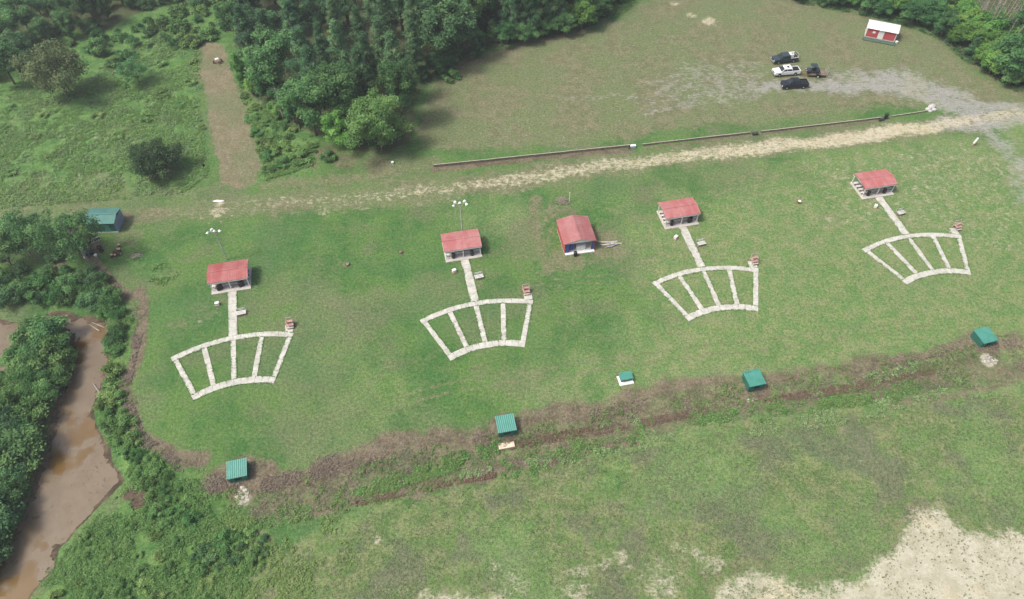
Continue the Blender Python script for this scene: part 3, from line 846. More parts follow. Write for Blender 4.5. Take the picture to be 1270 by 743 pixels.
# things along each walk
def make_rack():
    t = thing('slatted_bench', None, 'bench', group='grey slatted benches beside the walks')
    for k, y in enumerate((-.42, -.14, .14)):
        MB().box((0, y, .46), (1.5, .20, .045)).build('seat_slat', 'bench', t)
    for k, z in enumerate((.66, .86)):
        MB().box((0, .34 + k * .06, z), (1.5, .04, .14)).build('back_slat', 'bench', t)
    for x in (-.6, .6):
        mb = MB(); mb.box((x, -.40, .22), (.06, .06, .44)); mb.box((x, .30, .48), (.06, .06, .96)); mb.box((x, -.05, .415), (.05, .7, .05)); mb.build('leg_frame', 'dark_steel', t)
    MB().box((0, -.05, .07), (1.45, .9, .05)).build('foot_board', 'timber', t)
    return t


def make_box():
    t = thing('white_box', None, 'box', group='white boxes on timber bases left of the walks')
    MB().box((0, 0, .08), (.8, .62, .16)).build('base', 'pink_timber', t)
    MB().box((0, .04, .36), (.62, .46, .40)).build('case', 'white', t, bevel=.03)
    MB().box((0, .04, .59), (.66, .5, .06)).build('lid', 'white', t, bevel=.015)
    return t


def make_stand():
    t = thing('scorer_stand', None, 'scorer stand', group='scorer stands at the right corners of the fans')
    MB().box((0, 0, .55), (1.15, 1.1, .08)).build('deck', 'pink_timber', t)
    for x in (-.5, .5):
        for y in (-.46, .46):
            MB().box((x, y, .255), (.09, .09, .51)).build('leg', 'pale_timber', t)
    MB().box((0, -.70, .28), (1.0, .26, .06)).build('step', 'pale_timber', t)
    for x in (-.42, .42): MB().box((x, -.70, .12), (.06, .22, .25)).build('step_side', 'pale_timber', t)
    MB().box((0, .10, .98), (.9, .42, .06)).build('seat', 'pink_timber', t)
    for x in (-.38, .38): MB().box((x, .10, .77), (.06, .38, .355)).build('seat_side', 'pale_timber', t)
    mb = MB(); mb.box((0, .42, 1.35), (1.0, .05, .34)); mb.build('backrest', 'pale_timber', t)
    for x in (-.5, .5):
        MB().box((x, .46, 1.06), (.07, .05, .93)).build('post', 'pale_timber', t)
        MB().box((x, .0, 1.12), (.05, .86, .08)).build('arm_rail', 'pale_timber', t)
    return t


rack0, box0, stand0 = make_rack(), make_box(), make_stand()
RACKPX = [(300, 389), (594, 344), (869, 303), (1116, 265)]
BOXPX = [(270, 378.5), (563.5, 337.5), (838, 296), (1085.5, 257.5)]
STANDPX = [(360.5, 404), (652.5, 362.5), (934.5, 325), (1186, 283)]
for i in range(4):
    for (proto, px, lab) in ((rack0, RACKPX, 'grey slatted bench beside the walk of the red shelter %s'), (box0, BOXPX, 'small white box on grass by the red shelter %s'),
                             (stand0, STANDPX, 'faded red scorer stand on the fan of the shelter %s')):
        o = proto if i == 0 else dup(proto)
        p = AT(*px[i]); o.location = p + Vector((0, 0, .075 if proto is stand0 else 0)); o.rotation_euler.z = SH_ANG + (.0 if proto is not box0 else .3 * i)
        o['label'] = lab % fld[i]
        if proto is rack0: o.rotation_euler.z = SH_ANG + .08


# ------------------------------------------------------------------ light poles
def make_light(label, hh, lamps):
    t = thing('light_pole', label, 'light pole', group='floodlight poles behind the shelters')
    MB().tube([(0, 0, -.3), (0, 0, hh * .5), (0, 0, hh)], [.11, .095, .08], 8).build('pole', 'pale_pole', t)
    MB().box((0, 0, hh - .1), (2.3, .09, .09)).build('crossarm', 'steel', t)
    for (x, y, z, a) in lamps:
        mb = MB(); R = Matrix.Rotation(a, 3, 'Z') @ Matrix.Rotation(.55, 3, 'X')
        mb.tube([Vector((x, y, z)) + R @ Vector((0, .12, .05)), Vector((x, y, z)) + R @ Vector((0, .0, .05)), Vector((x, y, z)) + R @ Vector((0, -.26, .05))], [.11, .18, .28], 12)
        h = mb.build('floodlight', 'white', t)
        MB().tube([Vector((x, y, z)) + R @ Vector((0, -.262, .05)), Vector((x, y, z)) + R @ Vector((0, -.275, .05))], [.25, .25], 12).build('lens', 'lamp_glass', h)
    return t


p = AT(281.5, 322); t = make_light('slim light pole with white floodlights behind the red shelter nearest the creek', 7.0,
    [(-1.0, -.25, 7.0, -.5), (-.55, .22, 7.05, 2.6), (.05, .0, 7.1, 0), (.85, -.05, 7.05, .5)])
t.location = p; t.rotation_euler.z = .12
p = AT(573.5, 289); t = make_light('slim light pole with white floodlights behind the red shelter beside the enclosed shed', 7.3,
    [(-1.05, -.4, 7.2, -.7), (-.7, .2, 7.3, -2.4), (-.05, .0, 7.4, 0), (.65, .22, 7.3, 2.4), (1.0, -.25, 7.2, .7)])
t.location = p; t.rotation_euler.z = .1


# ------------------------------------------------------------------ green trap houses
TRAPROT = [math.radians(13), math.radians(11), math.radians(13), math.radians(15)]
TRAPC = [(-37.85, 46.7), (-1.0, 53.5), (36.15, 61.0), (73.85, 68.6)]
TLAB = ['green trap house with ribbed roof, the one nearest the creek', 'green trap house with pale concrete apron, middle of the ditch bank', 'plain green trap house set into the brown ditch bank right of the small box',
        'green trap house by white rubble, the one farthest from the creek']
for i, (c, rz) in enumerate(zip(TRAPC, TRAPROT)):
    t = thing('trap_house', TLAB[i], 'trap house', (c[0], c[1], T(*c)), rz, 'green trap houses along the ditch')
    ribbed = i < 2
    zb, zf = 1.48, 1.34
    w = 1.22
    mb = MB()
    for (cx_, cy_, dx, dy) in ((-w, .0, .08, 2.36), (w, 0, .08, 2.36), (0, w - .04, 2.36, .08)):
        mb.box((cx_, cy_, .52), (dx, dy, 1.44))
    mb.box((-.82, -w + .04, .52), (.72, .08, 1.44)); mb.box((.82, -w + .04, .52), (.72, .08, 1.44)); mb.box((0, -w + .04, .05), (.92, .08, .5)); mb.box((0, -w + .04, 1.16), (.92, .08, .17))
    mb.build('wall', 'teal_wall', t)
    MB().box((0, -w + .10, .68), (.92, .04, .78)).build('opening_shade', 'dark_inside', t)  # dark sheet standing in for the shade inside the opening
    mb = MB(); rb = MB(); R = Matrix.Rotation(math.atan2(zb - zf, 2.7), 3, 'X'); zm = (zb + zf) / 2
    mb.box((0, 0, zm), (2.66, 2.70, .06), M_=R)
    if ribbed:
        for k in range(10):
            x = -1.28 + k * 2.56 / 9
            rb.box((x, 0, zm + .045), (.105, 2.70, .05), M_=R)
    else:
        for k in range(6):
            x = -1.28 + k * 2.56 / 5
            mb.box((x, 0, zm + .035), (.03, 2.70, .02), M_=R)
    ro = mb.build('roof', 'teal_roof' if ribbed else 'teal_roof2', t)
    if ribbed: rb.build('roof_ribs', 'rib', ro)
    mb = MB(); mb.box((0, -1.37, zf - .06), (2.7, .035, .12)); mb.box((0, 1.37, zb - .06), (2.7, .035, .12)); mb.build('fascia', 'teal_wall', t)
    if i == 2:
        for x in (-.95, -.55, -.2):
            MB().tube([(x, 1.05, 1.5), (x, 1.05, 1.62)], [.07, .05], 8).build('vent_pipe', 'dark_steel', t)

# aprons: broken concrete thrown down before the houses
def rubble(label, px, n, rx, ry, seed, flat=.4, mat='rubble', name='rubble_apron'):
    rng = random.Random(seed); p = AT(*px); mb = MB()
    for k in range(n):
        a = rng.uniform(0, 6.28); r = math.sqrt(rng.random())
        s = rng.uniform(.07, .27) if k % 5 else rng.uniform(.25, .36)
        x, y = p.x + rx * r * math.cos(a), p.y + ry * r * math.sin(a)
        mb.blob((x, y, T(x, y) + s * .05), (s, s * rng.uniform(.6, 1), s * flat), seed * 100 + k, .36, 1)
    return tag(mb.build(name, mat), label, 'rubble')


rubble('scatter of pale broken concrete below the ribbed trap house nearest the creek', (298, 612), 46, .85, 1.15, 1)
p = AT(628, 549.5)
tag(MB().box((p.x, p.y, p.z + .05), (2.3, .95, .30), math.radians(11)).build('concrete_apron', 'pale_timber'), 'pale tan concrete apron in front of the middle trap house', 'apron')
bpy.data.objects['concrete_apron'].data.materials[0] = simple('apron_concrete', (.60, .52, .40), .9, .15, 1.4, .2, 0, (.48, .28, .14), .6, .3)
rubble('white broken concrete and rock below the trap house farthest from the creek', (1229, 443), 60, 1.35, .6, 3)
p = AT(936, 490)
rubble('few pale lumps at the foot of the plain green trap house', (934, 492), 10, .8, .25, 5)
# vent stub on the bank of the nearest house
p = AT(278, 603)
# small green box
p = AT(775.5, 471)
t = thing('green_bunker_box', 'small low green box on a white slab at the edge of the lawn', 'bunker', p, math.radians(12))
MB().box((-.05, -.1, .04), (2.2, 1.75, .2)).build('slab', 'white', t)
MB().box((.05, .12, .5), (1.72, 1.05, .72)).build('case', 'teal_wall', t)
mb = MB(); R = Matrix.Rotation(.06, 3, 'X'); mb.box((.05, .12, .9), (1.95, 1.35, .06), M_=R)
for k in range(5): mb.box((-.75 + k * .4, .12, .935), (.03, 1.35, .02), M_=R)
mb.build('lid', 'teal_roof2', t)

# ------------------------------------------------------------------ enclosed red shed
c = np.array([11.25, 91.2])
t = thing('red_shed', 'enclosed shed with red gable roof and open front, in the middle of the lawn', 'shed', (c[0], c[1], T(*c)), math.radians(10))
Wd, Dp = 5.3, 6.0
MB().box((0, 0, .05), (Wd, Dp, .3)).build('floor_slab', 'slab', t)
mb = MB(); mb.box((-Wd / 2 + .04, 0, 1.3), (.08, Dp, 2.2)); mb.box((Wd / 2 - .04, 0, 1.3), (.08, Dp, 2.2)); mb.box((0, Dp / 2 - .04, 1.3), (Wd - .16, .08, 2.2))
mb.profile([(-Wd / 2 + .1, 2.4), (0, 3.05), (Wd / 2 - .1, 2.4)], Dp / 2 - .08, Dp / 2)
mb.build('wall', 'red_wall', t)
mb = MB(); mb.box((0, -Dp / 2 + .04, 2.36), (Wd - .16, .08, .08)); mb.profile([(-Wd / 2 + .1, 2.41), (0, 3.05), (Wd / 2 - .1, 2.41)], -Dp / 2, -Dp / 2 + .08); mb.build('front_gable', 'white', t)
for s in (-1, 1):
    pw = .75 if s < 0 else .5
    MB().box((s * (Wd / 2 - .1 - pw / 2), -Dp / 2 + .05, 1.22), (pw, .06, 2.03)).build('front_panel', 'blue', t)
mb = MB(); mb.box((-Wd / 2 + .10, .0, 1.2), (.03, Dp - .3, 2.0)); mb.box((Wd / 2 - .10, 0, 1.2), (.03, Dp - .3, 2.0)); mb.box((0, -.9, 1.2), (Wd - .3, .03, 2.0)); mb.box((0, -Dp / 2 + 1.05, .208), (Wd - .3, 2.0, .012)); mb.build('lining', 'white', t)
mb = MB()
sl = math.atan2(.75, Wd / 2 + .22); ll = math.hypot(.75, Wd / 2 + .22)
for s in (-1, 1):
    R = Matrix.Rotation(s * sl, 3, 'Y')
    mb.box((s * (Wd / 2 + .22) / 2, 0, 2.76), (ll, Dp + .2, .05), M_=R)
    for k in range(17):
        mb.box((s * (Wd / 2 + .22) / 2, -Dp / 2 - .08 + k * (Dp + .16) / 16, 2.80), (ll, .04, .03), M_=R)
mb.box((0, 0, 3.165), (.34, Dp + .22, .04))
mb.build('roof', 'red_roof', t)
MB().box((0, -Dp / 2 - .26, .13), (Wd - .1, .50, .2)).build('sill', 'white', t)


def at_shed(x, y, z=0):
    a = math.radians(10)
    X_, Y_ = c[0] + x * math.cos(a) - y * math.sin(a), c[1] + x * math.sin(a) + y * math.cos(a)
    return Vector((X_, Y_, T(*c) + z))


k = thing('chest_freezer', 'white chest freezer inside the open front of the red shed', 'freezer', at_shed(.35, -2.35, .215), math.radians(10))
MB().box((0, 0, .42), (1.6, .7, .84)).build('case', 'white', k, bevel=.03); MB().box((0, 0, .88), (1.64, .74, .07)).build('lid', 'white', k, bevel=.02)
k = thing('work_table', 'white table inside the open red shed beside the freezer', 'table', at_shed(-.3, -1.45, .215), math.radians(10))
MB().box((0, 0, .76), (2.6, .8, .05)).build('table_top', 'white', k)
for x in (-1.2, 1.2):
    for y in (-.33, .33): MB().box((x, y, .37), (.06, .06, .74)).build('leg', 'steel', k)
b = dup(bar0, at_shed(-.9, -3.75, 0), .3, label='black barrel standing in front of the open red shed')
b['group'] = 'loose barrels'
k = thing('folded_awning', 'blue folded awning hanging at the left of the open red shed', 'awning', at_shed(-1.45, -2.75, 1.0), math.radians(10))
mb = MB()
for q in range(5): mb.box((-.3 + q * .16, (q % 2) * .1, .25), (.18, .05, 1.5), .6 if q % 2 else -.6)
mb.build('cloth', 'blue', k); MB().tube([(-.5, .05, 1.05), (.6, .05, 1.05)], .03, 8).build('rail', 'steel', k)

# boards lying right of the shed, brush pile and post behind it
rng = random.Random(5)
p0 = AT(756, 303)
for k in range(11):
    L = rng.uniform(1.3, 2.6); x, y = p0.x + rng.uniform(-1.3, 1.3), p0.y + rng.uniform(-.55, .55)
    o = MB().box((0, 0, 0), (L, rng.uniform(.12, .24), .06)).build('loose_board', 'pale_timber' if k % 3 else 'blue_grey')
    o.location = (x, y, T(x, y) + .05 + .05 * (k % 4)); o.rotation_euler = (rng.uniform(-.05, .05), rng.uniform(-.04, .04), .22 + rng.uniform(-.5, .35))
    tag(o, 'weathered board in the scrap heap right of the enclosed red shed', 'board', 'boards heaped beside the red shed')
p = AT(706, 250)
t = thing('white_post', 'thin white post beside the brush pile behind the red shed', 'post', p)
MB().tube([(0, 0, -.2), (0, 0, 2.3)], [.06, .06], 8).build('shaft', 'white', t); MB().tube([(0, 0, 2.3), (0, 0, 2.36)], [.08, .03], 8).build('cap', 'white', t)
rng = random.Random(9); mb = MB(); p = AT(698, 250)
for k in range(90):
    a = rng.uniform(0, 6.28); r = rng.random() ** .6 * 1.3; q = Vector((p.x + r * math.cos(a), p.y + .8 * r * math.sin(a), p.z + rng.uniform(.02, .55) * (1.3 - r) + .03))
    d = Vector((rng.uniform(-1, 1), rng.uniform(-1, 1), rng.uniform(-.2, .4))).normalized() * rng.uniform(.3, .8)
    mb.tube([q - d, q + Vector((0, 0, .06)), q + d], [.03, .025, .01], 4)
tag(mb.build('brush_pile', simple('dry_sticks', (.30, .25, .20), .9, .3, 3)), 'pile of dry sticks behind the enclosed red shed', 'brush pile')

# ------------------------------------------------------------------ white shed
a = AT(1072.0, 45.5); b = AT(1108.5, 52.5)
dirv = (b - a).normalized(); L = (b - a).length
ws = math.atan2(dirv.y, dirv.x)
nrm = Vector((-dirv.y, dirv.x, 0))
D = 3.4
cc = (a + b) / 2 + nrm * D / 2
t = thing('white_shed', 'small shed with white roof and red front beyond the parking lot', 'shed', cc, ws)
MB().box((0, 0, .05), (L + .1, D + .1, .3)).build('floor_slab', 'slab', t)
mb = MB()
hf, hb = 2.35, 2.35; rise = .85
mb.box((-L / 2 + .05, 0, 1.25), (.1, D, 2.1)); mb.box((L / 2 - .05, 0, 1.25), (.1, D, 2.1)); mb.box((0, D / 2 - .05, 1.25), (L - .2, .1, 2.1))
for s in (-1, 1):
    V = [(s * (L / 2 - .1), -D / 2, 2.3), (s * (L / 2 - .1), D / 2, 2.3), (s * (L / 2 - .1), 0, 2.3 + rise), (s * (L / 2), -D / 2, 2.3), (s * (L / 2), D / 2, 2.3), (s * (L / 2), 0, 2.3 + rise)]
    mb.add(V, [(0, 1, 2), (3, 5, 4), (0, 3, 4, 1), (1, 4, 5, 2), (2, 5, 3, 0)])
mb.build('wall', 'white', t)
for x0, x1 in ((-L / 2 + .1, -.62), (.62, L / 2 - .1)):
    MB().box(((x0 + x1) / 2, -D / 2 + .05, 1.25), (x1 - x0, .1, 2.1)).build('front_wall', 'red_wall', t)
d = MB().box((0, -D / 2 + .07, 1.25), (1.24, .1, 2.1)).build('door', 'white', t)
MB().box((.45, -D / 2 - .0, 1.2), (.05, .05, .18)).build('handle', 'dark_steel', d)
for s in (-1, 1):
    MB().box((s * (L / 2 - .06), -D / 2 - .02, 1.25), (.14, .06, 2.1)).build('corner_trim', 'white', t)
w_ = MB().box((-1.6, -D / 2 - .02, 1.45), (.62, .05, .45)).build('window', 'white', t); MB().box((-1.6, -D / 2 - .05, 1.45), (.5, .02, .33)).build('pane', 'lamp_glass', w_)
mb = MB(); gable(mb, L + .35, D + .6, 2.36, .92, .05, ribs=16); mb.build('roof', 'white_roof', t)
q = cc - nrm * (D / 2 + 1.0); q.z = T(q.x, q.y)
k = thing('front_deck', 'low dark green plank deck in front of the small white and red shed', 'deck', q, ws)
mb = MB()
for r_ in range(7): mb.box((0, -.6 + r_ * .2, .14), (L + .8, .18, .05))
mb.build('deck_boards', simple('green_stain', (.07, .12, .09), .8, .25, 2), k)
for x in (-2, 0, 2): MB().box((x, 0, .055), (.1, 1.3, .11)).build('joist', 'timber', k)
q = AT(1111.5, 53.5)
k = thing('white_bucket', 'white tub beside the right corner of the small white and red shed', 'bucket', q)
MB().tube([(0, 0, 0), (0, 0, .42)], [.26, .32], 14).build('tub', 'white', k); MB().tube([(0, 0, .42), (0, 0, .46)], [.34, .34], 14).build('lid', 'white', k)

# ------------------------------------------------------------------ green shed at the left
a = AT(111.5, 289); b = AT(147.5, 288)
L = (b - a).length; dirv = (b - a).normalized(); ga = math.atan2(dirv.y, dirv.x); nrm = Vector((-dirv.y, dirv.x, 0)); D = 3.6
cc = (a + b) / 2 + nrm * D / 2
t = thing('green_shed', 'dull green metal shed partly under a tree beside the brushy creek', 'shed', cc, ga)
mb = MB()
mb.box((-L / 2 + .05, 0, 1.1), (.1, D, 2.3)); mb.box((0, D / 2 - .05, 1.1), (L - .2, .1, 2.3)); mb.box((0, -D / 2 + .05, 1.1), (L - .2, .1, 2.3)); mb.build('wall', 'teal_wall', t)
MB().box((L / 2 - .05, 0, 1.1), (.1, D, 2.3)).build('end_door', 'blue_grey', t)
gable(MB(), L + .4, D + .5, 2.38, .5, .05, ribs=14).build('roof', 'shed_roof', t)
MB().box((0, -D / 2 - .03, .1), (L, .06, .2)).build('skirt', 'bench', t)
MB().box((.9, -D / 2 - .02, .95), (1.0, .05, 1.9)).build('front_door', 'teal_roof2', t)


# junk in front of it
def tyre(px, tilt, lab, R=.42):
    o = MB().ring((0, 0, 0), (0, 0, 1), R * .7, R * .3).build('old_tyre', 'rubber', smooth=True)
    p = AT(*px); o.location = (p.x, p.y, p.z + R * .33 + (R * .6 if tilt else 0)); o.rotation_euler = (tilt, 0, random.random())
    tag(o, lab, 'tyre', 'old tyres in front of the green shed'); return o


for k, (px, ti) in enumerate((((110, 292), 0), ((114, 295), .9), ((121, 296), 1.2), ((118, 299), 0), ((112, 301), .2), ((124, 309), 1.1), ((126, 312), 0), ((107, 296), 0))):
    tyre(px, ti, 'old black tyre in the junk heap before the green shed', .45)
p = AT(111, 315); t = thing('ride_mower', 'old green mower parked in the junk heap before the green shed', 'mower', p, .3)
MB().box((0, 0, .5), (1.5, .7, .3)).build('body', 'tarp', t, bevel=.06); MB().box((-.45, 0, .78), (.7, .62, .3)).build('hood', 'tarp', t, bevel=.08)
MB().box((.4, 0, .8), (.45, .5, .12)).build('seat', 'black', t, bevel=.03); MB().box((.6, 0, 1.0), (.1, .5, .4)).build('seat_back', 'black', t, bevel=.03)
for x, R in ((-.5, .24), (.5, .34)):
    for s in (-1, 1): MB().ring((x, s * .42, R), (0, 1, 0), R * .68, R * .32).build('wheel', 'rubber', t, smooth=True)
MB().ring((.0, 0, 1.05), (.5, 0, 1), .17, .02).build('steering_wheel', 'black', t)
p = AT(121, 300.5); t = thing('bent_rack', 'pale bent steel frame lying on the tyres before the green shed', 'frame', p + Vector((0, 0, .5)), .5)
mb = MB(); mb.tube([(-.8, -.4, 0), (.8, -.4, .2), (.9, .5, .3), (-.7, .5, .1), (-.8, -.4, 0)], .04, 6); mb.build('rail', 'steel', t)
for x in (-.4, 0, .4): MB().tube([(x, -.4, .08), (x, .5, .2)], .03, 6).build('rung', 'steel', t)
for px, lab in (((119.5, 318), 'white lidded bucket right of the old green mower'), ((106.5, 320.5), 'small white bucket left of the old green mower')):
    k = thing('white_bucket', lab, 'bucket', AT(*px)); MB().tube([(0, 0, 0), (0, 0, .4)], [.2, .25], 14).build('tub', 'white', k); MB().tube([(0, 0, .4), (0, 0, .44)], [.27, .27], 14).build('lid', 'white', k)
rng = random.Random(4)
for k, (x, y) in enumerate(((149.5, 306), (147, 309), (150.5, 312), (149, 316), (145, 318.5), (143.5, 313), (141, 319.5), (146, 314))):
    L = rng.uniform(.5, .9); R = rng.uniform(.22, .34); a = rng.uniform(-.5, .8)
    o = MB().tube([(-L / 2, 0, R), (L / 2, 0, R)], [R, R * .95], 12).build('cut_log', 'bark')
    o.data.materials.append(M['log_end'])
    for pg in o.data.polygons:
        if len(pg.vertices) > 4: pg.material_index = 1
    p = AT(x, y); o.location = p; o.rotation_euler = (0, math.radians(-75 if k % 2 == 0 else 0), a)
    if k % 2 == 0: o.location.z += L * .35
    tag(o, 'freshly cut tan log round on the grass near the green shed', 'log', 'cut log rounds near the green shed')
mb = MB(); p = AT(172, 318); rng = random.Random(2)
for k in range(16):
    a = rng.uniform(-.7, .5); L = rng.uniform(.9, 2.2); o_ = Vector((p.x + rng.uniform(-1, .6), p.y + rng.uniform(-.5, .5), p.z + .08))
    d = Vector((math.cos(a), math.sin(a), rng.uniform(-.02, .12)))
    mb.tube([o_ - d * L * .5, o_ + Vector((0, 0, .1)), o_ + d * L * .5], [.05, .035, .01], 5)
tag(mb.build('fallen_branch', 'pale_bark'), 'fallen pale branch lying on the grass right of the cut logs', 'branch')


# ------------------------------------------------------------------ low wall along the track
def low_wall(p0, p1, h, label, cap=.13):
    a, b = AT(*p0), AT(*p1); d = b - a; L = d.length; ang = math.atan2(d.y, d.x)
    t = thing('low_wall', label, 'wall', (a + b) / 2, ang, 'low timber wall lengths along the sandy track')
    n = max(4, int(L / 2.4))
    mb = MB(); mb2 = MB(); mp = []
    rng = random.Random(int(L * 10))
    for k in range(n):
        x0 = -L / 2 + L * k / n; x1 = x0 + L / n
        for r_ in range(2):
            mb.box(((x0 + x1) / 2, rng.uniform(-.015, .015), -.05 + h * (r_ + .5) / 2), (L / n - .02, .09, h / 2 - .015))
        mb2.box(((x0 + x1) / 2, rng.uniform(-.02, .02), h + .0 + rng.uniform(-.015, .015)), (L / n - .015, cap, .07))
    mb.build('boards', 'timber', t); mb2.build('cap_rail', 'pale_timber', t)
    for k in range(n + 1):
        MB().box((-L / 2 + L * k / n, .12, h * .42), (.12, .12, h + .1)).build('post', 'timber', t)


low_wall((538, 207.5), (781, 182.5), .62, 'long low grey timber wall with pale cap left of the pale blue box')
low_wall((797, 180.8), (930, 166.0), .48, 'low timber wall length between the pale blue box and the dark drum')
low_wall((944, 164.5), (1092, 147.5), .42, 'low timber wall length between the dark drum and the black barrel')
low_wall((1106, 145.0), (1149, 138.5), .30, 'short low timber wall length ending at the pale boulders')
p = AT(785, 183); t = thing('cooler_box', 'pale blue box with white lid at the gap in the low wall', 'box', p, .15)
MB().box((0, 0, .28), (1.05, .55, .5)).build('case', 'cloth_blue', t, bevel=.04); MB().box((0, 0, .57), (1.1, .6, .09)).build('lid', 'white', t, bevel=.03)
MB().box((-.75, -.1, .15), (.35, .3, .3)).build('side_tray', 'dark_steel', t)
p = AT(936, 167); t = thing('steel_drum', 'dark drum lying on its side in the gap of the low wall', 'drum', p, .12)
MB().tube([(-.5, 0, .33), (-.16, 0, .33), (-.15, 0, .33), (.15, 0, .33), (.5, 0, .33)], [.32, .32, .34, .32, .32], 16).build('shell', 'dark_steel', t)
for x in (-.5, .5): MB().ring((x, 0, .33), (1, 0, 0), .31, .025, 16).build('rim', 'black', t)
p = AT(1098, 147); b = dup(bar0, p, .2, 1.15, label='black barrel standing in the gap of the low wall near the boulders'); b['group'] = 'loose barrels'
p = AT(1093, 149.5); t = thing('steel_drum', 'dark drum lying beside the black barrel at the low wall', 'drum', p, .3)
MB().tube([(-.55, 0, .27), (.55, 0, .27)], [.27, .27], 14).build('shell', 'dark_steel', t)
for x in (-.55, .55): MB().ring((x, 0, .27), (1, 0, 0), .26, .025, 14).build('rim', 'rubber', t)
for k, (x, y, r) in enumerate(((1151, 136.5, .62), (1155, 134, .75), (1158, 137, .55), (1153.5, 138.5, .42), (1157, 131.5, .5))):
    p = AT(x, y); tag(MB().blob((p.x, p.y, p.z + r * .4), (r, r * .75, r * .7), k + 40, .13, 2).build('pale_boulder', 'stone'), 'pale grey boulder heaped at the right end of the low wall', 'boulder', 'boulders at the low wall end')
p = AT(1206, 180); t = thing('marker_post', 'leaning white marker post on bare soil beside the gravel entrance', 'post', p)
t.rotation_euler = (.0, .18, 0)
MB().tube([(0, 0, -.1), (0, 0, .5)], [.2, .2], 12).build('base', 'pink_timber', t); MB().tube([(0, 0, .5), (0, 0, 1.75)], [.22, .2], 12).build('shaft', 'white', t); MB().tube([(0, 0, 1.75), (0, 0, 1.85)], [.2, .08], 12).build('cap', 'white', t)
p = AT(991, 251.5); t = thing('bucket', 'small dark red bucket with white lid alone on the lawn near the last shelter', 'bucket', p)
MB().tube([(0, 0, 0), (0, 0, .45)], [.28, .34], 14).build('tub', 'rust', t); MB().tube([(0, 0, .45), (0, 0, .5)], [.3, .26], 14).build('lid', 'white', t)
for px, lab in (((431, 328), 'weathered low stump on bare soil right of the shelter nearest the creek'), ((497, 313), 'weathered low stump left of the shelter beside the enclosed shed')):
    p = AT(*px); rng = random.Random(int(px[0])); t = thing('tree_stump', lab, 'stump', p, group='low stumps on the lawn')
    mb = MB(); mb.tube([(0, 0, -.1), (0, 0, .06), (0, 0, .24)], [.55, .42, .36], 11); mb.build('bole', 'bark', t)
    MB().tube([(0, 0, .241), (0, 0, .255)], [.31, .31], 11).build('cut_face', 'timber', t)
p = AT(270.5, 78); t = thing('target_trailer', 'small rusty frame trailer at the head of the brown mown strip', 'trailer', p, .5)
mb = MB(); mb.box((0, 0, .45), (1.5, .06, .06)); mb.box((0, .7, .45), (1.5, .06, .06)); mb.box((0, -.7, .45), (1.5, .06, .06)); mb.box((-.75, 0, .45), (.06, 1.4, .06)); mb.box((.75, 0, .45), (.06, 1.4, .06)); mb.tube([(0, -.7, .45), (0, -1.9, .35)], .045, 6); mb.build('frame', 'rust', t)
MB().box((0, .05, .78), (.8, .7, .5)).build('box', 'white', t, bevel=.03); MB().box((.1, -.45, .6), (.5, .3, .25)).build('motor', 'pink_timber', t, bevel=.03)
for s in (-1, 1): MB().ring((s * .85, .2, .33), (1, 0, 0), .23, .1).build('wheel', 'rubber', t, smooth=True)
p = AT(253, 206); t = thing('leaning_post', 'dark short post leaning in the grass right of the lone round tree', 'post', p); t.rotation_euler = (.2, -.5, 0)
MB().tube([(0, 0, -.1), (0, 0, 1.3)], [.09, .07], 8).build('shaft', 'timber', t); MB().box((0, 0, .25), (.5, .4, .5)).build('base', 'black', t)
p = AT(271, 250); t = thing('white_bag', 'crumpled white sack on pale sand below the mown strip', 'sack', p)
mb = MB(); mb.blob((0, 0, .12), (.9, .28, .16), 3, .3, 2); mb.build('cloth', 'white', t); MB().blob((.95, .05, .1), (.15, .12, .1), 5, .3, 1).build('tied_neck', 'white', t)
p = AT(487, 203); t = thing('white_bucket', 'white bucket in the dry weeds at the tip of the wood', 'bucket', p)
MB().tube([(0, 0, 0), (0, 0, .4)], [.2, .25], 14).build('tub', 'white', t); MB().tube([(0, 0, .4), (0, 0, .44)], [.27, .27], 14).build('lid', 'white', t)


# ------------------------------------------------------------------ vehicles
def wheel(t, x, y, R=.40, s=1, rim='steel'):
    k = thing('wheel', None, None, (x, y, R)); del_keys(k); k.parent = t
    MB().ring((0, 0, 0), (0, 1, 0), R * .72, R * .28, 20, 8).build('tyre', 'rubber', k, smooth=True)
    MB().tube([(0, -.09, 0), (0, .09, 0)], [R * .60, R * .60], 14).build('rim', rim, k)
    return k


def del_keys(o):
    for q in ('label', 'category', 'group', 'kind'):
        if q in o: del o[q]


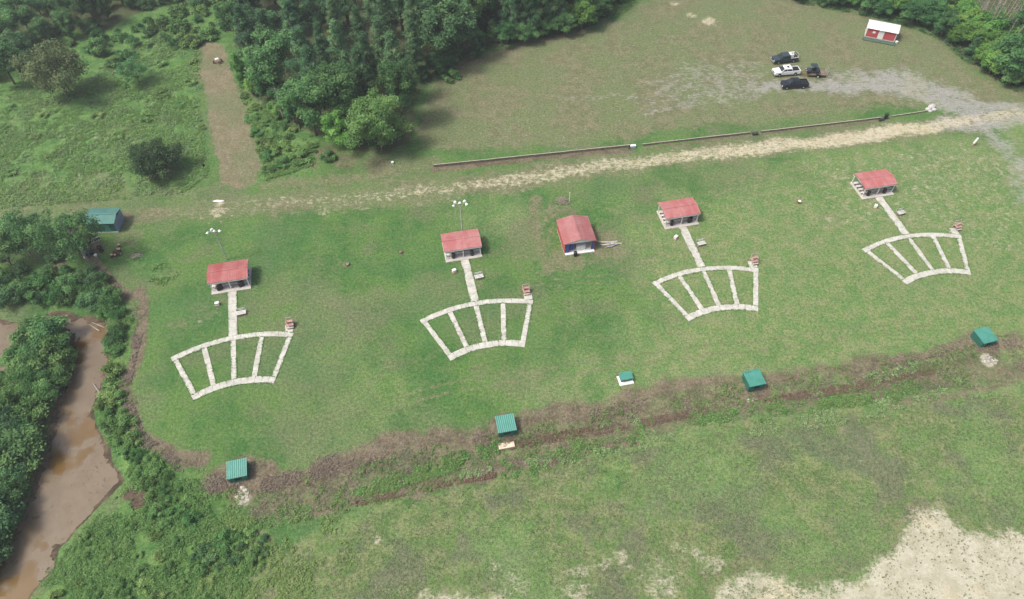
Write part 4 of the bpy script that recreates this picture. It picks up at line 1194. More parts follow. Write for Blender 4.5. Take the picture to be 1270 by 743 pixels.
def pickup(name, label, body, loc, rz, bed_load=None):
    t = thing(name, label, 'truck', loc, rz, 'trucks parked side by side on the lot')
    L, Wd = 5.8, 1.95; hw = Wd / 2
    # lower body with rounded nose and wheel arches, seen from the side
    side = [(-2.9, .52), (-2.25, .52), (-2.2, .78), (-1.98, .93), (-1.72, .93), (-1.5, .78), (-1.45, .50), (1.35, .50), (1.4, .78), (1.62, .93), (1.88, .93), (2.1, .78), (2.15, .52), (2.85, .55),
            (2.9, .82), (2.82, 1.05), (2.55, 1.14), (1.5, 1.20), (1.5, 1.22), (-.98, 1.22), (-.98, 1.16), (-2.9, 1.16)]
    mb = MB(); mb.profile(side, -hw, hw); mb.build('body', body, t, bevel=.035)
    # bed recess
    mb = MB(); mb.box((-1.93, 0, 1.168), (1.76, Wd - .30, .012)); mb.build('bed_floor', 'black', t)
    for s in (-1, 1): MB().box((-1.93, s * (hw - .065), 1.24), (1.84, .11, .16)).build('bed_side', body, t, bevel=.02)
    MB().box((-2.86, 0, 1.22), (.07, Wd - .26, .2)).build('tailgate', body, t, bevel=.015)
    cabp = [(-1.0, 1.2), (1.5, 1.2), (.75, 1.84), (.55, 1.89), (-.8, 1.89), (-.92, 1.84)]
    mb = MB(); n = len(cabp); fw_ = .93; V = [(x, -hw * (fw_ if z < 1.3 else .80), z) for x, z in cabp] + [(x, hw * (fw_ if z < 1.3 else .80), z) for x, z in cabp]
    F = [tuple(range(n)), tuple(range(2 * n - 1, n - 1, -1))] + [(i, n + i, n + (i + 1) % n, (i + 1) % n) for i in range(n)]
    mb.add(V, F); mb.build('cab', body, t, bevel=.03)
    # glass set a little proud of the cab
    Rw = Matrix.Rotation(math.atan2(.60, -.78) * -1, 3, 'Y')
    V = [(1.44, -.80, 1.27), (1.44, .80, 1.27), (.82, .70, 1.80), (.82, -.70, 1.80)]
    V = [(x + .03, y, z + .02) for x, y, z in V]; V2 = [(x - .04, y, z - .04) for x, y, z in V]
    MB().add(V + V2, [(0, 1, 2, 3), (7, 6, 5, 4), (0, 4, 5, 1), (1, 5, 6, 2), (2, 6, 7, 3), (3, 7, 4, 0)]).build('windscreen', 'glass', t)
    V = [(-1.01, -.70, 1.3), (-1.01, .70, 1.3), (-.945, .62, 1.78), (-.945, -.62, 1.78)]; V2 = [(x + .06, y, z) for x, y, z in V]
    MB().add(V + V2, [(0, 1, 2, 3), (7, 6, 5, 4), (0, 4, 5, 1), (1, 5, 6, 2), (2, 6, 7, 3), (3, 7, 4, 0)]).build('rear_window', 'glass', t)
    for s in (-1, 1):
        for x0, x1, xt0, xt1 in ((.25, 1.28, .25, .74), (-.86, .17, -.78, .17)):
            ya, yb = hw * .905, hw * .80
            V = [(x0, s * (ya + .012), 1.30), (x1, s * (ya + .012), 1.30), (xt1, s * (yb + .02), 1.75), (xt0, s * (yb + .02), 1.75)]; V2 = [(x, y - s * .05, z) for x, y, z in V]
            MB().add(V + V2, [(0, 1, 2, 3), (7, 6, 5, 4), (0, 4, 5, 1), (1, 5, 6, 2), (2, 6, 7, 3), (3, 7, 4, 0)]).build('side_window', 'glass', t)
        MB().box((2.84, s * .74, .92), (.10, .34, .17)).build('headlight', 'lamp_glass', t, bevel=.02)
        MB().box((-2.90, s * .88, 1.0), (.06, .14, .3)).build('tail_light', 'red_lens', t)
        MB().box((1.3, s * (hw + .10), 1.32), (.12, .2, .16)).build('mirror', 'black', t, bevel=.02)
        for x in (-1.85, 1.75): wheel(t, x, s * (hw - .10), .41)
    MB().box((2.90, 0, .62), (.10, Wd - .1, .18)).build('front_bumper', 'steel', t, bevel=.02); MB().box((-2.93, 0, .60), (.10, Wd - .15, .16)).build('rear_bumper', 'steel', t, bevel=.02)
    MB().box((2.885, 0, .88), (.05, 1.05, .22)).build('grille', 'black', t)
    if bed_load: bed_load(t)
    return t


def headed(front, rear):
    a, b = AT(*front), AT(*rear); d = a - b
    return (a + b) / 2, math.atan2(d.y, d.x)


p, rz = headed((958.5, 93.3), (989, 91.0))
wt = pickup('pickup_truck', 'white pickup truck hitched to a trailer on the lot', 'paint_white', p, rz)
MB().box((-.1, .1, 1.92), (.5, .6, .03)).build('sunroof', 'glass', wt)
p, rz = headed((967.5, 108.8), (999.5, 107.0))
pickup('pickup_truck', 'black pickup truck nearest the low wall on the lot', 'paint_black', p, rz)


p, rz = headed((957, 78.0), (986.5, 74.5))
st = pickup('service_truck', 'dark slate truck carrying white tanks, farthest back on the lot', 'paint_slate', p, rz)
ca, sa = math.cos(rz), math.sin(rz)
def on_truck(x, y, z): return Vector((p.x + x * ca - y * sa, p.y + x * sa + y * ca, p.z + z))
for ch in st.children:
    if ch.name.startswith(('bed_side', 'tailgate')): ch.data.materials[0] = M['bench']
k = thing('water_tank', 'white tank on the bed of the dark slate truck', 'tank', on_truck(-1.3, .25, 1.18), rz)
MB().box((0, 0, .45), (.95, 1.0, .85)).build('tank_body', 'white', k, bevel=.12); MB().tube([(0, 0, .86), (0, 0, .96)], [.16, .16], 12).build('cap', 'black', k)
k = thing('tool_locker', 'pale side locker box mounted on the dark slate truck bed', 'locker', on_truck(-1.55, -.72, 1.33), rz)
MB().box((0, 0, .18), (1.9, .36, .36)).build('case', 'white', k, bevel=.02)
for x in (-.5, .1, .6): MB().box((x, -.185, .2), (.4, .02, .26)).build('door', 'blue_grey', k)
k = thing('sprayer_frame', 'tubular frame with reels at the rear of the dark slate truck', 'frame', on_truck(-2.35, .1, 1.18), rz)
mb = MB()
for x in (-.35, .35):
    mb.tube([(x, -.75, 0), (x, -.75, .8), (x, .75, .8), (x, .75, 0)], .035, 6)
mb.build('rail', 'steel', k)
for y in (-.35, .35): MB().ring((0, y, .4), (0, 1, 0), .28, .07, 14).build('reel', 'dark_steel', k, smooth=True)

# trailer with a dark buggy
pt = AT(1011, 93.3); _, rt = headed((994, 91.5), (1028, 92.5))
t = thing('utility_trailer', 'open utility trailer with ramp hitched behind the white pickup truck', 'trailer', pt, rt); t.scale = (1.1, 1.1, 1.1)
mb = MB(); mb.box((0, 0, .56), (3.6, 1.75, .06)); mb.build('deck', 'timber', t)
mb = MB()
for s in (-1, 1):
    mb.box((0, s * .9, .50), (3.7, .07, .12)); mb.tube([(-1.8, s * .9, .95), (1.8, s * .9, .95)], .03, 6)
    for x in (-1.8, -.6, .6, 1.8): mb.tube([(x, s * .9, .5), (x, s * .9, .95)], .025, 6)
mb.box((1.82, 0, .50), (.07, 1.8, .12)); mb.box((-1.82, 0, .5), (.07, 1.8, .12)); mb.build('side_rail', 'rust', t)
mb = MB(); mb.tube([(1.8, -.7, .5), (3.05, 0, .48)], .05, 6); mb.tube([(1.8, .7, .5), (3.05, 0, .48)], .05, 6); mb.build('drawbar', 'rust', t)
mb = MB(); mb.tube([(-1.85, -.85, .55), (-2.15, -.85, 1.75)], .035, 6); mb.tube([(-1.85, .85, .55), (-2.15, .85, 1.75)], .035, 6)
for q in range(6):
    f_ = q / 5; mb.tube([(-1.85 - .3 * f_, -.85, .55 + 1.2 * f_), (-1.85 - .3 * f_, .85, .55 + 1.2 * f_)], .025, 6)
mb.build('ramp_gate', 'steel', t)
for s in (-1, 1):
    wheel(t, -.2, s * 1.05, .34, rim='white'); MB().box((-.2, s * 1.05, .73), (.85, .24, .04)).build('mudguard', 'black', t)
cr_, sr_ = math.cos(rt), math.sin(rt)
def on_trailer(x, y, z): return Vector((pt.x + x * cr_ - y * sr_, pt.y + x * sr_ + y * cr_, pt.z + z))
t = thing('buggy', 'dark four wheeled buggy with roof strapped on the open trailer', 'buggy', on_trailer(.9, .05, .65), rt); t.scale = (1.12, 1.12, 1.12)
mb = MB(); mb.profile([(-1.25, .35), (-.9, .28), (.8, .28), (1.25, .4), (1.3, .62), (.7, .85), (.1, .62), (-.4, .62), (-.45, .85), (-1.25, .85)], -.55, .55); mb.build('body', 'paint_slate', t, bevel=.04)
for x in (-.82, .85):
    for s in (-1, 1): wheel(t, x, s * .62, .31, rim='black')
for x in (-.4, .45):
    MB().tube([(x, -.55, .8), (x * .9, -.5, 1.6), (x * .9, .5, 1.6), (x, .55, .8)], .035, 6).build('roll_bar', 'black', t)
MB().box((0, 0, 1.64), (1.35, 1.2, .07)).build('roof', 'paint_slate', t, bevel=.03)
MB().box((-.15, 0, .75), (.5, 1.0, .12)).build('seat', 'black', t, bevel=.03); MB().box((-.38, 0, 1.0), (.1, 1.0, .45)).build('seat_back', 'black', t, bevel=.03)
MB().ring((.32, .25, 1.0), (-.7, 0, .7), .16, .02).build('steering_wheel', 'black', t)
for s in (-1, 1): MB().box((1.27, s * .35, .62), (.06, .18, .1)).build('headlight', 'lamp_glass', t)
# ------------------------------------------------------------------ vegetation
def crown_points(rng, centers, radii, per, size, flat=.75, upb=.35, tintc=None, spread=.22):
    Ps, Ns, Ss, Ts = [], [], [], []
    for i, (c_, r_) in enumerate(zip(centers, radii)):
        n = max(6, int(per * (r_ / np.mean(radii)) ** 2))
        d = unit(n, rng); d[:, 2] = np.where(rng.random(n) < upb, np.abs(d[:, 2]), d[:, 2])
        rad = r_ * (rng.random((n, 1)) ** .35) * (1 + .22 * rng.normal(size=(n, 1)))
        off = d * rad; off[:, 2] *= flat
        Ps.append(c_ + off)
        Ns.append(d * .7 + unit(n, rng) * .75 + np.array([0, 0, .55]))
        Ss.append(size * (.65 + .7 * rng.random(n)))
        tc = rng.normal(.5, spread) if tintc is None else tintc[i]
        Ts.append(tc + rng.normal(0, .09, n))
    return np.concatenate(Ps), np.concatenate(Ns), np.concatenate(Ss), np.concatenate(Ts)


def make_tree(name, seed, H, R, zlow, nclump, per, size, mat, shape='round', bark='bark', trunk_r=None, limbs=8, cr=(.20, .34)):
    """thing > trunk, crown; built at the origin, real metres"""
    rng = np.random.default_rng(seed)
    t = thing(name, None, 'tree')
    tr = trunk_r or H * .016 + .05
    top = np.array([rng.normal(0, .3), rng.normal(0, .3), H * .86])
    mb = MB()
    path = [np.array([0, 0, -.4]), np.array([0, 0, .0]), top * .35 + rng.normal(0, .12, 3) * [1, 1, 0], top * .7 + rng.normal(0, .15, 3) * [1, 1, 0], top]
    mb.tube(path, [tr * 1.5, tr * 1.15, tr * .85, tr * .5, tr * .12], 8)
    cs, rs = [], []
    zc = (zlow + H) / 2; hz = (H - zlow) / 2
    ph = rng.uniform(0, 6.28, 4)
    for k in range(nclump):
        if shape == 'round':
            d = unit(1, rng)[0]; d[2] = d[2] * .9 + .12
            rad = rng.uniform(.45, .92)
            lob = 1 + .20 * math.sin(3 * math.atan2(d[1], d[0]) + ph[0]) + .13 * math.sin(5 * math.atan2(d[1], d[0]) + ph[1])
            c_ = np.array([d[0] * R * rad * lob, d[1] * R * rad * lob, zc + d[2] * hz * rad])
            r_ = R * rng.uniform(*cr)
        elif shape == 'cone':                      # pines: whorls getting narrower
            f_ = (k + .5) / nclump
            z_ = zlow + (H - zlow) * (f_ ** .95)
            env = R * (1.0 - f_) ** .62 * (.72 + .28 * math.sin(f_ * 21 + ph[0])) + .25
            a_ = k * 2.399 + rng.uniform(-.5, .5)
            q = rng.uniform(.35, .95)
            c_ = np.array([math.cos(a_) * env * q, math.sin(a_) * env * q, z_ + env * q * .12])
            r_ = R * rng.uniform(*cr) * (1.05 - .4 * f_)
        else:                                      # sparse, willow like
            d = unit(1, rng)[0]; rad = rng.uniform(.3, 1.0)
            c_ = np.array([d[0] * R * rad, d[1] * R * rad, zc + d[2] * hz * rad]); r_ = R * rng.uniform(*cr)
        cs.append(c_); rs.append(r_)
    for k in range(limbs):
        c_ = cs[rng.integers(len(cs))]; f_ = np.clip(c_[2] / top[2] * rng.uniform(.45, .8), .12, .9)
        s_ = top * f_; mid = s_ * .5 + c_ * .5 + np.array([0, 0, .06 * H * rng.random()])
        mb.tube([s_, mid, c_], [tr * .42, tr * .26, tr * .07], 5)
    mb.build('trunk', bark, t, smooth=True)
    P_, N_, S_, T_ = crown_points(rng, cs, rs, per, size)
    # loose sprays that roughen the outline
    m = int(len(P_) * .05); idx = rng.integers(0, len(P_), m)
    P2 = P_[idx] + unit(m, rng) * R * .12; P_ = np.concatenate([P_, P2]); N_ = np.concatenate([N_, unit(m, rng)]); S_ = np.concatenate([S_, S_[idx]]); T_ = np.concatenate([T_, T_[idx] + .1])
    o = bpy.data.objects.new('crown', leaves('crown', P_, N_, S_, T_, mat, .62 if shape != 'cone' else .42, rng)); C.objects.link(o); o.parent = t
    return t


def make_shrub(name, seed, H, R, nclump, per, size, mat):
    rng = np.random.default_rng(seed)
    t = thing(name, None, 'shrub')
    mb = MB(); cs, rs = [], []
    for k in range(nclump):
        a_ = rng.uniform(0, 6.28); q = math.sqrt(rng.random()); z_ = H * (.25 + .6 * rng.random()) * (1 - .45 * q * q)
        cs.append(np.array([math.cos(a_) * R * q * .8, math.sin(a_) * R * q * .8, z_])); rs.append(R * rng.uniform(.22, .40))
    for k in range(7):
        c_ = cs[k % len(cs)]; mb.tube([(0, 0, -.2), c_ * [.35, .35, .5], c_], [.06, .04, .015], 5)
    mb.build('stems', 'bark', t)
    P_, N_, S_, T_ = crown_points(rng, cs, rs, per, size, flat=.8, upb=.5)
    P_[:, 2] = np.maximum(P_[:, 2], .03)
    o = bpy.data.objects.new('foliage', leaves('foliage', P_, N_, S_, T_, mat, .62, rng)); C.objects.link(o); o.parent = t
    return t


PROTO = {}


def proto(key, fn, *a, **k):
    PROTO[key] = [fn(*a, **k), 0, a]


proto('oak1', make_tree, 'broadleaf_tree', 11, 14, 5.2, 3.0, 46, 240, .40, 'leaf')
proto('oak2', make_tree, 'broadleaf_tree', 12, 16, 5.0, 4.0, 50, 230, .40, 'leaf')
proto('oak3', make_tree, 'broadleaf_tree', 13, 12, 4.2, 2.0, 40, 220, .38, 'leaf_dark')
proto('oak4', make_tree, 'broadleaf_tree', 14, 15, 4.6, 3.0, 44, 220, .40, 'leaf_dark')
proto('pine1', make_tree, 'pine_tree', 21, 19, 3.6, 5.5, 62, 170, .40, 'needle', 'cone', limbs=14, cr=(.24, .36))
proto('pine2', make_tree, 'pine_tree', 22, 21, 4.0, 7.5, 60, 180, .42, 'needle', 'cone', limbs=14, cr=(.24, .38))
proto('pine3', make_tree, 'pine_tree', 23, 17, 3.4, 3.5, 64, 160, .38, 'needle', 'cone', limbs=12, cr=(.24, .36))
proto('young1', make_tree, 'young_tree', 31, 7.5, 2.8, .8, 34, 190, .34, 'leaf', 'round', limbs=6, cr=(.26, .40))
proto('young2', make_tree, 'young_tree', 32, 6.5, 2.4, .6, 30, 190, .32, 'leaf_bright', 'round', limbs=6, cr=(.26, .42))
proto('young3', make_tree, 'young_tree', 33, 8.5, 2.6, .8, 34, 190, .34, 'leaf_dark', 'cone', limbs=6, cr=(.28, .42))
proto('sparse1', make_tree, 'slender_tree', 41, 9, 3.6, 2.2, 46, 90, .26, 'leaf', 'sparse', 'pale_bark', .13, 16, (.18, .30))
proto('sparse2', make_tree, 'slender_tree', 42, 8, 3.2, 1.8, 44, 90, .26, 'leaf', 'sparse', 'pale_bark', .11, 16, (.18, .32))
proto('dusk', make_tree, 'round_tree', 51, 5.2, 3.9, .5, 62, 260, .25, 'leaf_dusk', 'round', limbs=12, cr=(.20, .32))
proto('tip', make_tree, 'broadleaf_tree', 52, 13.5, 6.2, .2, 88, 250, .36, 'leaf_tip', 'round', limbs=16, cr=(.16, .28))
proto('tipb', make_tree, 'broadleaf_tree', 53, 10.5, 5.0, .1, 66, 250, .36, 'leaf_bright', 'round', limbs=14, cr=(.16, .28))
proto('olive', make_tree, 'broadleaf_tree', 54, 10, 5.4, 1.2, 60, 170, .34, 'leaf_olive', 'round', limbs=14, cr=(.18, .30))
proto('vine', make_tree, 'vine_covered_tree', 55, 9.5, 2.2, .4, 44, 200, .32, 'leaf_bright', 'cone', limbs=4, cr=(.30, .46))
proto('bush1', make_shrub, 'creek_shrub', 61, 2.4, 1.9, 20, 190, .22, 'leaf_shrub')
proto('bush2', make_shrub, 'creek_shrub', 62, 3.2, 2.2, 24, 190, .24, 'leaf_shrub')
proto('bush3', make_shrub, 'creek_shrub', 63, 1.7, 1.6, 16, 170, .20, 'leaf_shrub')
proto('bush4', make_shrub, 'creek_shrub', 64, 2.6, 2.0, 20, 190, .22, 'leaf')
proto('bush5', make_shrub, 'creek_shrub', 65, 2.8, 2.1, 20, 190, .22, 'leaf_dark')
proto('low1', make_shrub, 'low_shrub', 66, 1.0, 1.1, 12, 110, .17, 'leaf_shrub')
proto('low2', make_shrub, 'low_shrub', 67, .85, 1.0, 11, 110, .16, 'leaf_weed')
proto('low3', make_shrub, 'low_shrub', 68, 1.1, 1.0, 12, 100, .17, 'leaf_dark')

PROTO_H = {k: (v[2][2]) for k, v in PROTO.items()}


def plant(key, p, h, label, group, rz=None, wide=1.0, rnd=random):
    """first call uses the prototype itself, later calls copy it"""
    e = PROTO[key]
    o = e[0] if e[1] == 0 else dup(e[0])
    e[1] += 1
    s = h / PROTO_H[key]
    o.location = (p.x, p.y, T(p.x, p.y)); o.rotation_euler = (rnd.uniform(-.05, .05), rnd.uniform(-.05, .05), rnd.uniform(0, 6.28) if rz is None else rz)
    o.scale = (s * wide, s * wide, s)
    o['label'] = label
    if group: o['group'] = group
    elif 'group' in o: del o['group']
    return o


KEEP = []                                     # (x, y, r) of single trees that zones must leave free


def zone(poly, spacing, mix, hr, label, group, seed, raw=False, wide=(.9, 1.15), maxn=999, jitter=0):
    P = np.array(poly) if raw else WP(poly)
    rng = np.random.default_rng(seed); rnd = random.Random(seed)
    lo, hi = P.min(0), P.max(0); got = []
    for k in range(6000):
        q = lo + (hi - lo) * rng.random(2)
        if not inside(q[:1], q[1:], P)[0]: continue
        if any((q[0] - g_[0]) ** 2 + (q[1] - g_[1]) ** 2 < spacing ** 2 for g_ in got): continue
        if any((q[0] - g_[0]) ** 2 + (q[1] - g_[1]) ** 2 < g_[2] ** 2 for g_ in KEEP): continue
        got.append(q)
        if len(got) >= maxn: break
    got.sort(key=lambda q: q[1])
    keys = [m for m, w_ in mix for _ in range(w_)]
    for q in got:
        kk = rnd.choice(keys)
        lab = label[kk.rstrip('0123456789')] if isinstance(label, dict) else label
        gr = group[kk.rstrip('0123456789')] if isinstance(group, dict) else group
        plant(kk, Vector((q[0], q[1], 0)), rnd.uniform(*hr), lab, gr, None, rnd.uniform(*wide), rnd)
    return len(got)


def single(key, px, h, label, wide=1.0, keep=2.5, rz=None):
    p = A(*px); KEEP.append((p.x, p.y, keep))
    return plant(key, p, h, label, None, rz, wide, random.Random(int(px[0] * 7 + px[1])))


counts = {}
# single trees that stand out
single('dusk', (197, 216), 6.3, 'lone dark round tree on the green growth left of the mown strip', 1.0)
single('tip', (474, 186), 13.0, 'large leafy tree at the tip of the wood nearest the sandy track', .92, 4.5)
single('tipb', (428, 180), 9.0, 'yellow green tree just left of the large tree at the tip of the wood', .9, 3.5)
single('oak1', (392, 168), 14.0, 'tall grey green tree beside the bare brown clearing at the edge of the wood', 1.0, 4)
single('oak2', (500, 152), 15.0, 'broad dark crown standing behind the large tree at the tip of the wood', .8, 4)
single('vine', (322, 108), 9.0, 'bright vine covered tree at the left corner of the wood beside the mown strip', .95, 2.5)
single('vine', (303, 104), 7.5, 'shorter bright vine covered tree right of the head of the mown strip', 1.0, 2.2)
single('young2', (722, 36), 7.0, 'bright yellow green small tree on the far edge of the dark wood', 1.1, 2.5)
single('oak1', (18, 104), 10.5, 'full leafy tree at the far left edge beyond the tall green growth', 1.1, 4)
single('olive', (84, 120), 12.5, 'brownish green spreading tree alone at the left of the tall green growth', .95, 4)
single('sparse2', (172, 102), 6.0, 'pale thin leaved tree in the tall growth right of the brownish spreading tree', 1.5, 3)
single('sparse1', (110, 324), 11.5, 'slender pale stemmed tree leaning over the green shed', 1.0, 2.5)
single('sparse1', (88, 318), 10.0, 'slender pale stemmed tree left of the one leaning over the green shed', 1.0, 2)
single('sparse2', (40, 318), 9, 'sparse tree left of the green shed at the edge of the photo', 1.1, 2.5)
single('sparse1', (15, 330), 8, 'sparse tree by bare soil at the left edge above the creek', 1.1, 2.5)
single('young1', (1248, 96), 9.5, 'dense dark rounded tree at the near corner of the wood right of the lot', 1.35, 3)
single('young2', (1272, 108), 5, 'bright green small tree at the right edge beside the dense dark one', 1.2, 2)
single('young2', (1196, 50), 5.5, 'light yellow green small tree in front of the bare grey trunks', 1.1, 2)

# the wood at the top middle
W1 = [(305, 106), (335, 132), (372, 158), (415, 168), (452, 168), (505, 150), (520, 108), (560, 78), (618, 54), (690, 38), (735, 24), (752, 6), (770, -40), (740, -95), (600, -95), (420, -95), (290, -95), (296, 40)]
WL = {'oak': 'leafy tree in the dark wood between the mown strip and the worn upper field', 'pine': 'tall pine with narrow crown in the dark wood above the worn upper field', 'young': 'small leafy tree along the shaded edge of the wood above the worn field'}
WG = {'oak': 'leafy trees of the middle wood', 'pine': 'pines of the middle wood', 'young': 'small trees edging the middle wood'}
counts['w1e'] = zone([(520, 112), (560, 84), (620, 60), (700, 44), (755, 22), (770, 2), (752, -4), (725, 18), (680, 32), (615, 48), (556, 74), (516, 104)], 3.2, [('young1', 3), ('young3', 2), ('young2', 1)], (3.5, 6), WL, WG, 2, wide=(1.0, 1.3))
counts['w1f'] = zone([(300, 104), (345, 148), (395, 160), (386, 150), (350, 128), (312, 92)], 4, [('young1', 2), ('young2', 1)], (4, 7), 'small leafy tree at the left edge of the middle wood above the green growth', 'small trees at the left edge of the middle wood', 3)
counts['w1'] = zone(W1, 5.6, [('oak1', 3), ('oak2', 3), ('oak3', 2), ('oak4', 3), ('pine1', 5), ('pine2', 4), ('pine3', 5)], (12, 18), WL, WG, 1)
# top left wood
counts['w2'] = zone([(-60, 110), (0, 100), (26, 92), (46, 66), (80, 50), (118, 44), (140, 14), (190, -4), (288, -4), (290, -95), (-160, -95), (-190, 40)], 5.4, [('oak1', 2), ('oak2', 2), ('oak3', 3), ('oak4', 2), ('pine1', 1), ('oak4', 1)], (6.5, 10.5),
    {'oak': 'dim leafy tree in the wood at the upper left corner', 'pine': 'pine in the wood at the upper left corner'}, {'oak': 'leafy trees of the upper left wood', 'pine': 'pines of the upper left wood'}, 4)
counts['w2e'] = zone([(-40, 112), (2, 104), (30, 92), (50, 66), (90, 50), (122, 44), (150, 12), (292, 6), (290, -8), (130, -4), (110, 28), (60, 44), (20, 74), (-40, 90)], 3.4, [('young1', 3), ('young3', 2), ('bush5', 2)], (2.6, 4.6), 'small leafy tree in the front edge of the upper left wood', 'small trees edging the upper left wood', 41)
# right wood
RE = [(985, 2), (1060, 14), (1130, 30), (1160, 44), (1190, 62), (1212, 84), (1232, 98), (1262, 112), (1300, 122)]
back = [(1330, 70), (1250, 40), (1215, 34), (1180, 8), (1130, -8), (1060, -20), (985, -22)]
counts['w3e'] = zone(RE + back, 3.0, [('young1', 3), ('young2', 4), ('young3', 1)], (3.8, 6.5), 'small bushy tree in the dense green edge of the wood right of the lot', 'small trees edging the right wood', 6, wide=(1.0, 1.35))
counts['w3'] = zone([(990, -24), (1060, -22), (1130, -12), (1176, 2), (1195, -10), (1210, -80), (1000, -95), (900, -95)], 5.5, [('oak1', 2), ('oak3', 2), ('oak4', 2), ('pine3', 2)], (8, 13),
    {'oak': 'leafy tree farther back in the wood beyond the white shed', 'pine': 'pine farther back in the wood beyond the white shed'}, {'oak': 'leafy trees back in the right wood', 'pine': 'pines back in the right wood'}, 7)
counts['w4'] = zone([(1262, 60), (1340, 80), (1400, 70), (1400, -20), (1300, 0), (1262, 20)], 5.5, [('oak1', 2), ('oak3', 2), ('oak4', 2)], (8, 12), 'leafy tree in the wood at the right edge of the photo', 'leafy trees at the right edge', 8)

# bare grey trunks in the right wood: tall dead pines
def make_snag(seed, H):
    rng = np.random.default_rng(seed); t = thing('bare_tree', None, 'tree')
    mb = MB(); p_ = [np.array([0, 0, -.4])]; d = np.array([0, 0, 1.])
    for k in range(6): p_.append(p_[-1] + np.array([rng.normal(0, .12), rng.normal(0, .12), (H + .4) / 6]))
    mb.tube(p_, list(np.linspace(.17, .05, 7)), 7); mb.build('trunk', 'pale_bark', t, smooth=True)
    mb = MB()
    for k in range(12):
        s_ = p_[-1] * rng.uniform(.45, 1.0); a_ = rng.uniform(0, 6.28); L = rng.uniform(.6, 1.6)
        mb.tube([s_, s_ + np.array([math.cos(a_) * L, math.sin(a_) * L, L * .5])], [.035, .01], 4)
    mb.build('branches', 'pale_bark', t); return t
s0 = [make_snag(71, 11), make_snag(72, 9.5)]
rng = random.Random(31); used = [False, False]
for k in range(26):
    px = rng.uniform(1200, 1262); py = 46 + (px - 1200) * .62 - rng.uniform(4, 26)
    p = A(px, py); j = k % 2
    o = dup(s0[j]) if used[j] else s0[j]; used[j] = True
    o.location = (p.x, p.y, T(p.x, p.y)); s = rng.uniform(.8, 1.15); o.scale = (s, s, s); o.rotation_euler = (rng.uniform(-.08, .08), rng.uniform(-.05, .12), rng.uniform(0, 6.28))
    tag(o, 'bare pale grey trunk in the thinned wood right of the white shed', 'tree', 'bare grey trunks in the right wood')
p = A(1160, 22); mb = MB()
for a_, L in ((2.6, 4), (.5, 4.5), (1.5, 2.5)):
    d = Vector((math.cos(a_), math.sin(a_), .35)); mb.tube([Vector((p.x, p.y, 5.6)), Vector((p.x, p.y, 5.9)) + d * L * .5, Vector((p.x, p.y, 6.4)) + d * L], [.16, .12, .04], 6)
mb.tube([(p.x, p.y, 0), (p.x, p.y, 5.8)], [.28, .17], 7)
tag(mb.build('dead_tree', 'pale_bark'), 'forked dead tree bleached white rising from the wood beyond the white shed', 'tree')

# creek banks
counts['c1'] = zone([(-40, 345), (30, 352), (75, 350), (118, 350), (136, 366), (118, 380), (80, 374), (30, 378), (-40, 376)], 1.9, [('bush1', 2), ('bush2', 2), ('bush4', 2), ('bush5', 2)], (1.8, 3.2),
    'leafy shrub on the far bank above the bend of the muddy creek', 'shrubs on the far creek bank', 11)
counts['c2'] = zone([(26, 440), (40, 422), (58, 412), (78, 416), (84, 440), (78, 468), (54, 498), (40, 526), (10, 526), (-40, 506), (-30, 484), (8, 478), (22, 460)], 2.0, [('bush2', 3), ('bush1', 2), ('bush4', 2)], (2.6, 4.2),
    'dense green shrub on the tongue of land between the creek and the side pool', 'shrubs on the tongue of land', 12)
counts['c3'] = zone([(-60, 512), (26, 524), (36, 556), (22, 600), (0, 650), (-24, 710), (-90, 770), (-130, 640)], 2.2, [('bush5', 3), ('bush4', 2), ('bush2', 1)], (3.0, 4.8),
    'dark leafy shrub on the left bank of the muddy creek', 'dark shrubs on the left creek bank', 13)
counts['c4'] = zone([(128, 352), (138, 368), (150, 398), (150, 425), (146, 442), (140, 436), (141, 408), (132, 395), (120, 366)], 2.0, [('bush2', 2), ('bush4', 2), ('bush1', 1)], (1.6, 2.6),
    'leafy shrub between the creek bend and the brown rim of the lawn', 'shrubs below the brown rim', 14)
counts['c5'] = zone([(139, 458), (144, 464), (148, 490), (152, 516), (168, 552), (192, 582), (224, 604), (240, 645), (220, 662), (200, 648), (178, 616), (166, 590), (148, 556), (134, 520), (131, 486)], 1.6, [('bush3', 3), ('bush1', 2), ('low1', 2), ('low2', 1)], (.8, 1.6),
    'bushy shrub on the right bank between the muddy water and the lawn', 'shrubs on the right creek bank', 15)
counts['c6'] = zone([(140, 645), (200, 660), (240, 662), (262, 690), (280, 720), (250, 790), (60, 800), (45, 750), (78, 705), (104, 672)], 2.3, [('low1', 3), ('low2', 5), ('bush3', 2)], (.5, 1.15),
    'low weedy shrub in the brushy corner below the muddy creek', 'low shrubs of the near corner', 16)
counts['c7'] = zone([(262, 672), (300, 662), (332, 672), (330, 690), (290, 700), (250, 715), (240, 690)], 1.5, [('low3', 3), ('low1', 1)], (.8, 1.3), 'dark low shrub in the clump near the left end of the rough field', 'dark clump of low shrubs', 17)
counts['c8'] = zone([(100, 300), (118, 322), (122, 345), (90, 350), (40, 345), (-20, 345), (-40, 300), (40, 270), (70, 290)], 2.8, [('bush5', 1), ('low3', 2), ('bush4', 1)], (1.2, 2.6), 'dim shrub under the sparse trees left of the green shed', 'shrubs under the sparse trees', 18)
for k, (px, h, lab) in enumerate((((408, 196), 1.6, 'small green shrub on the brown clearing left of the wood tip'), ((560, 98), 2.0, 'low shrub at the shaded foot of the wood by the worn field'))):
    plant('low1', A(*px), h, lab, None)
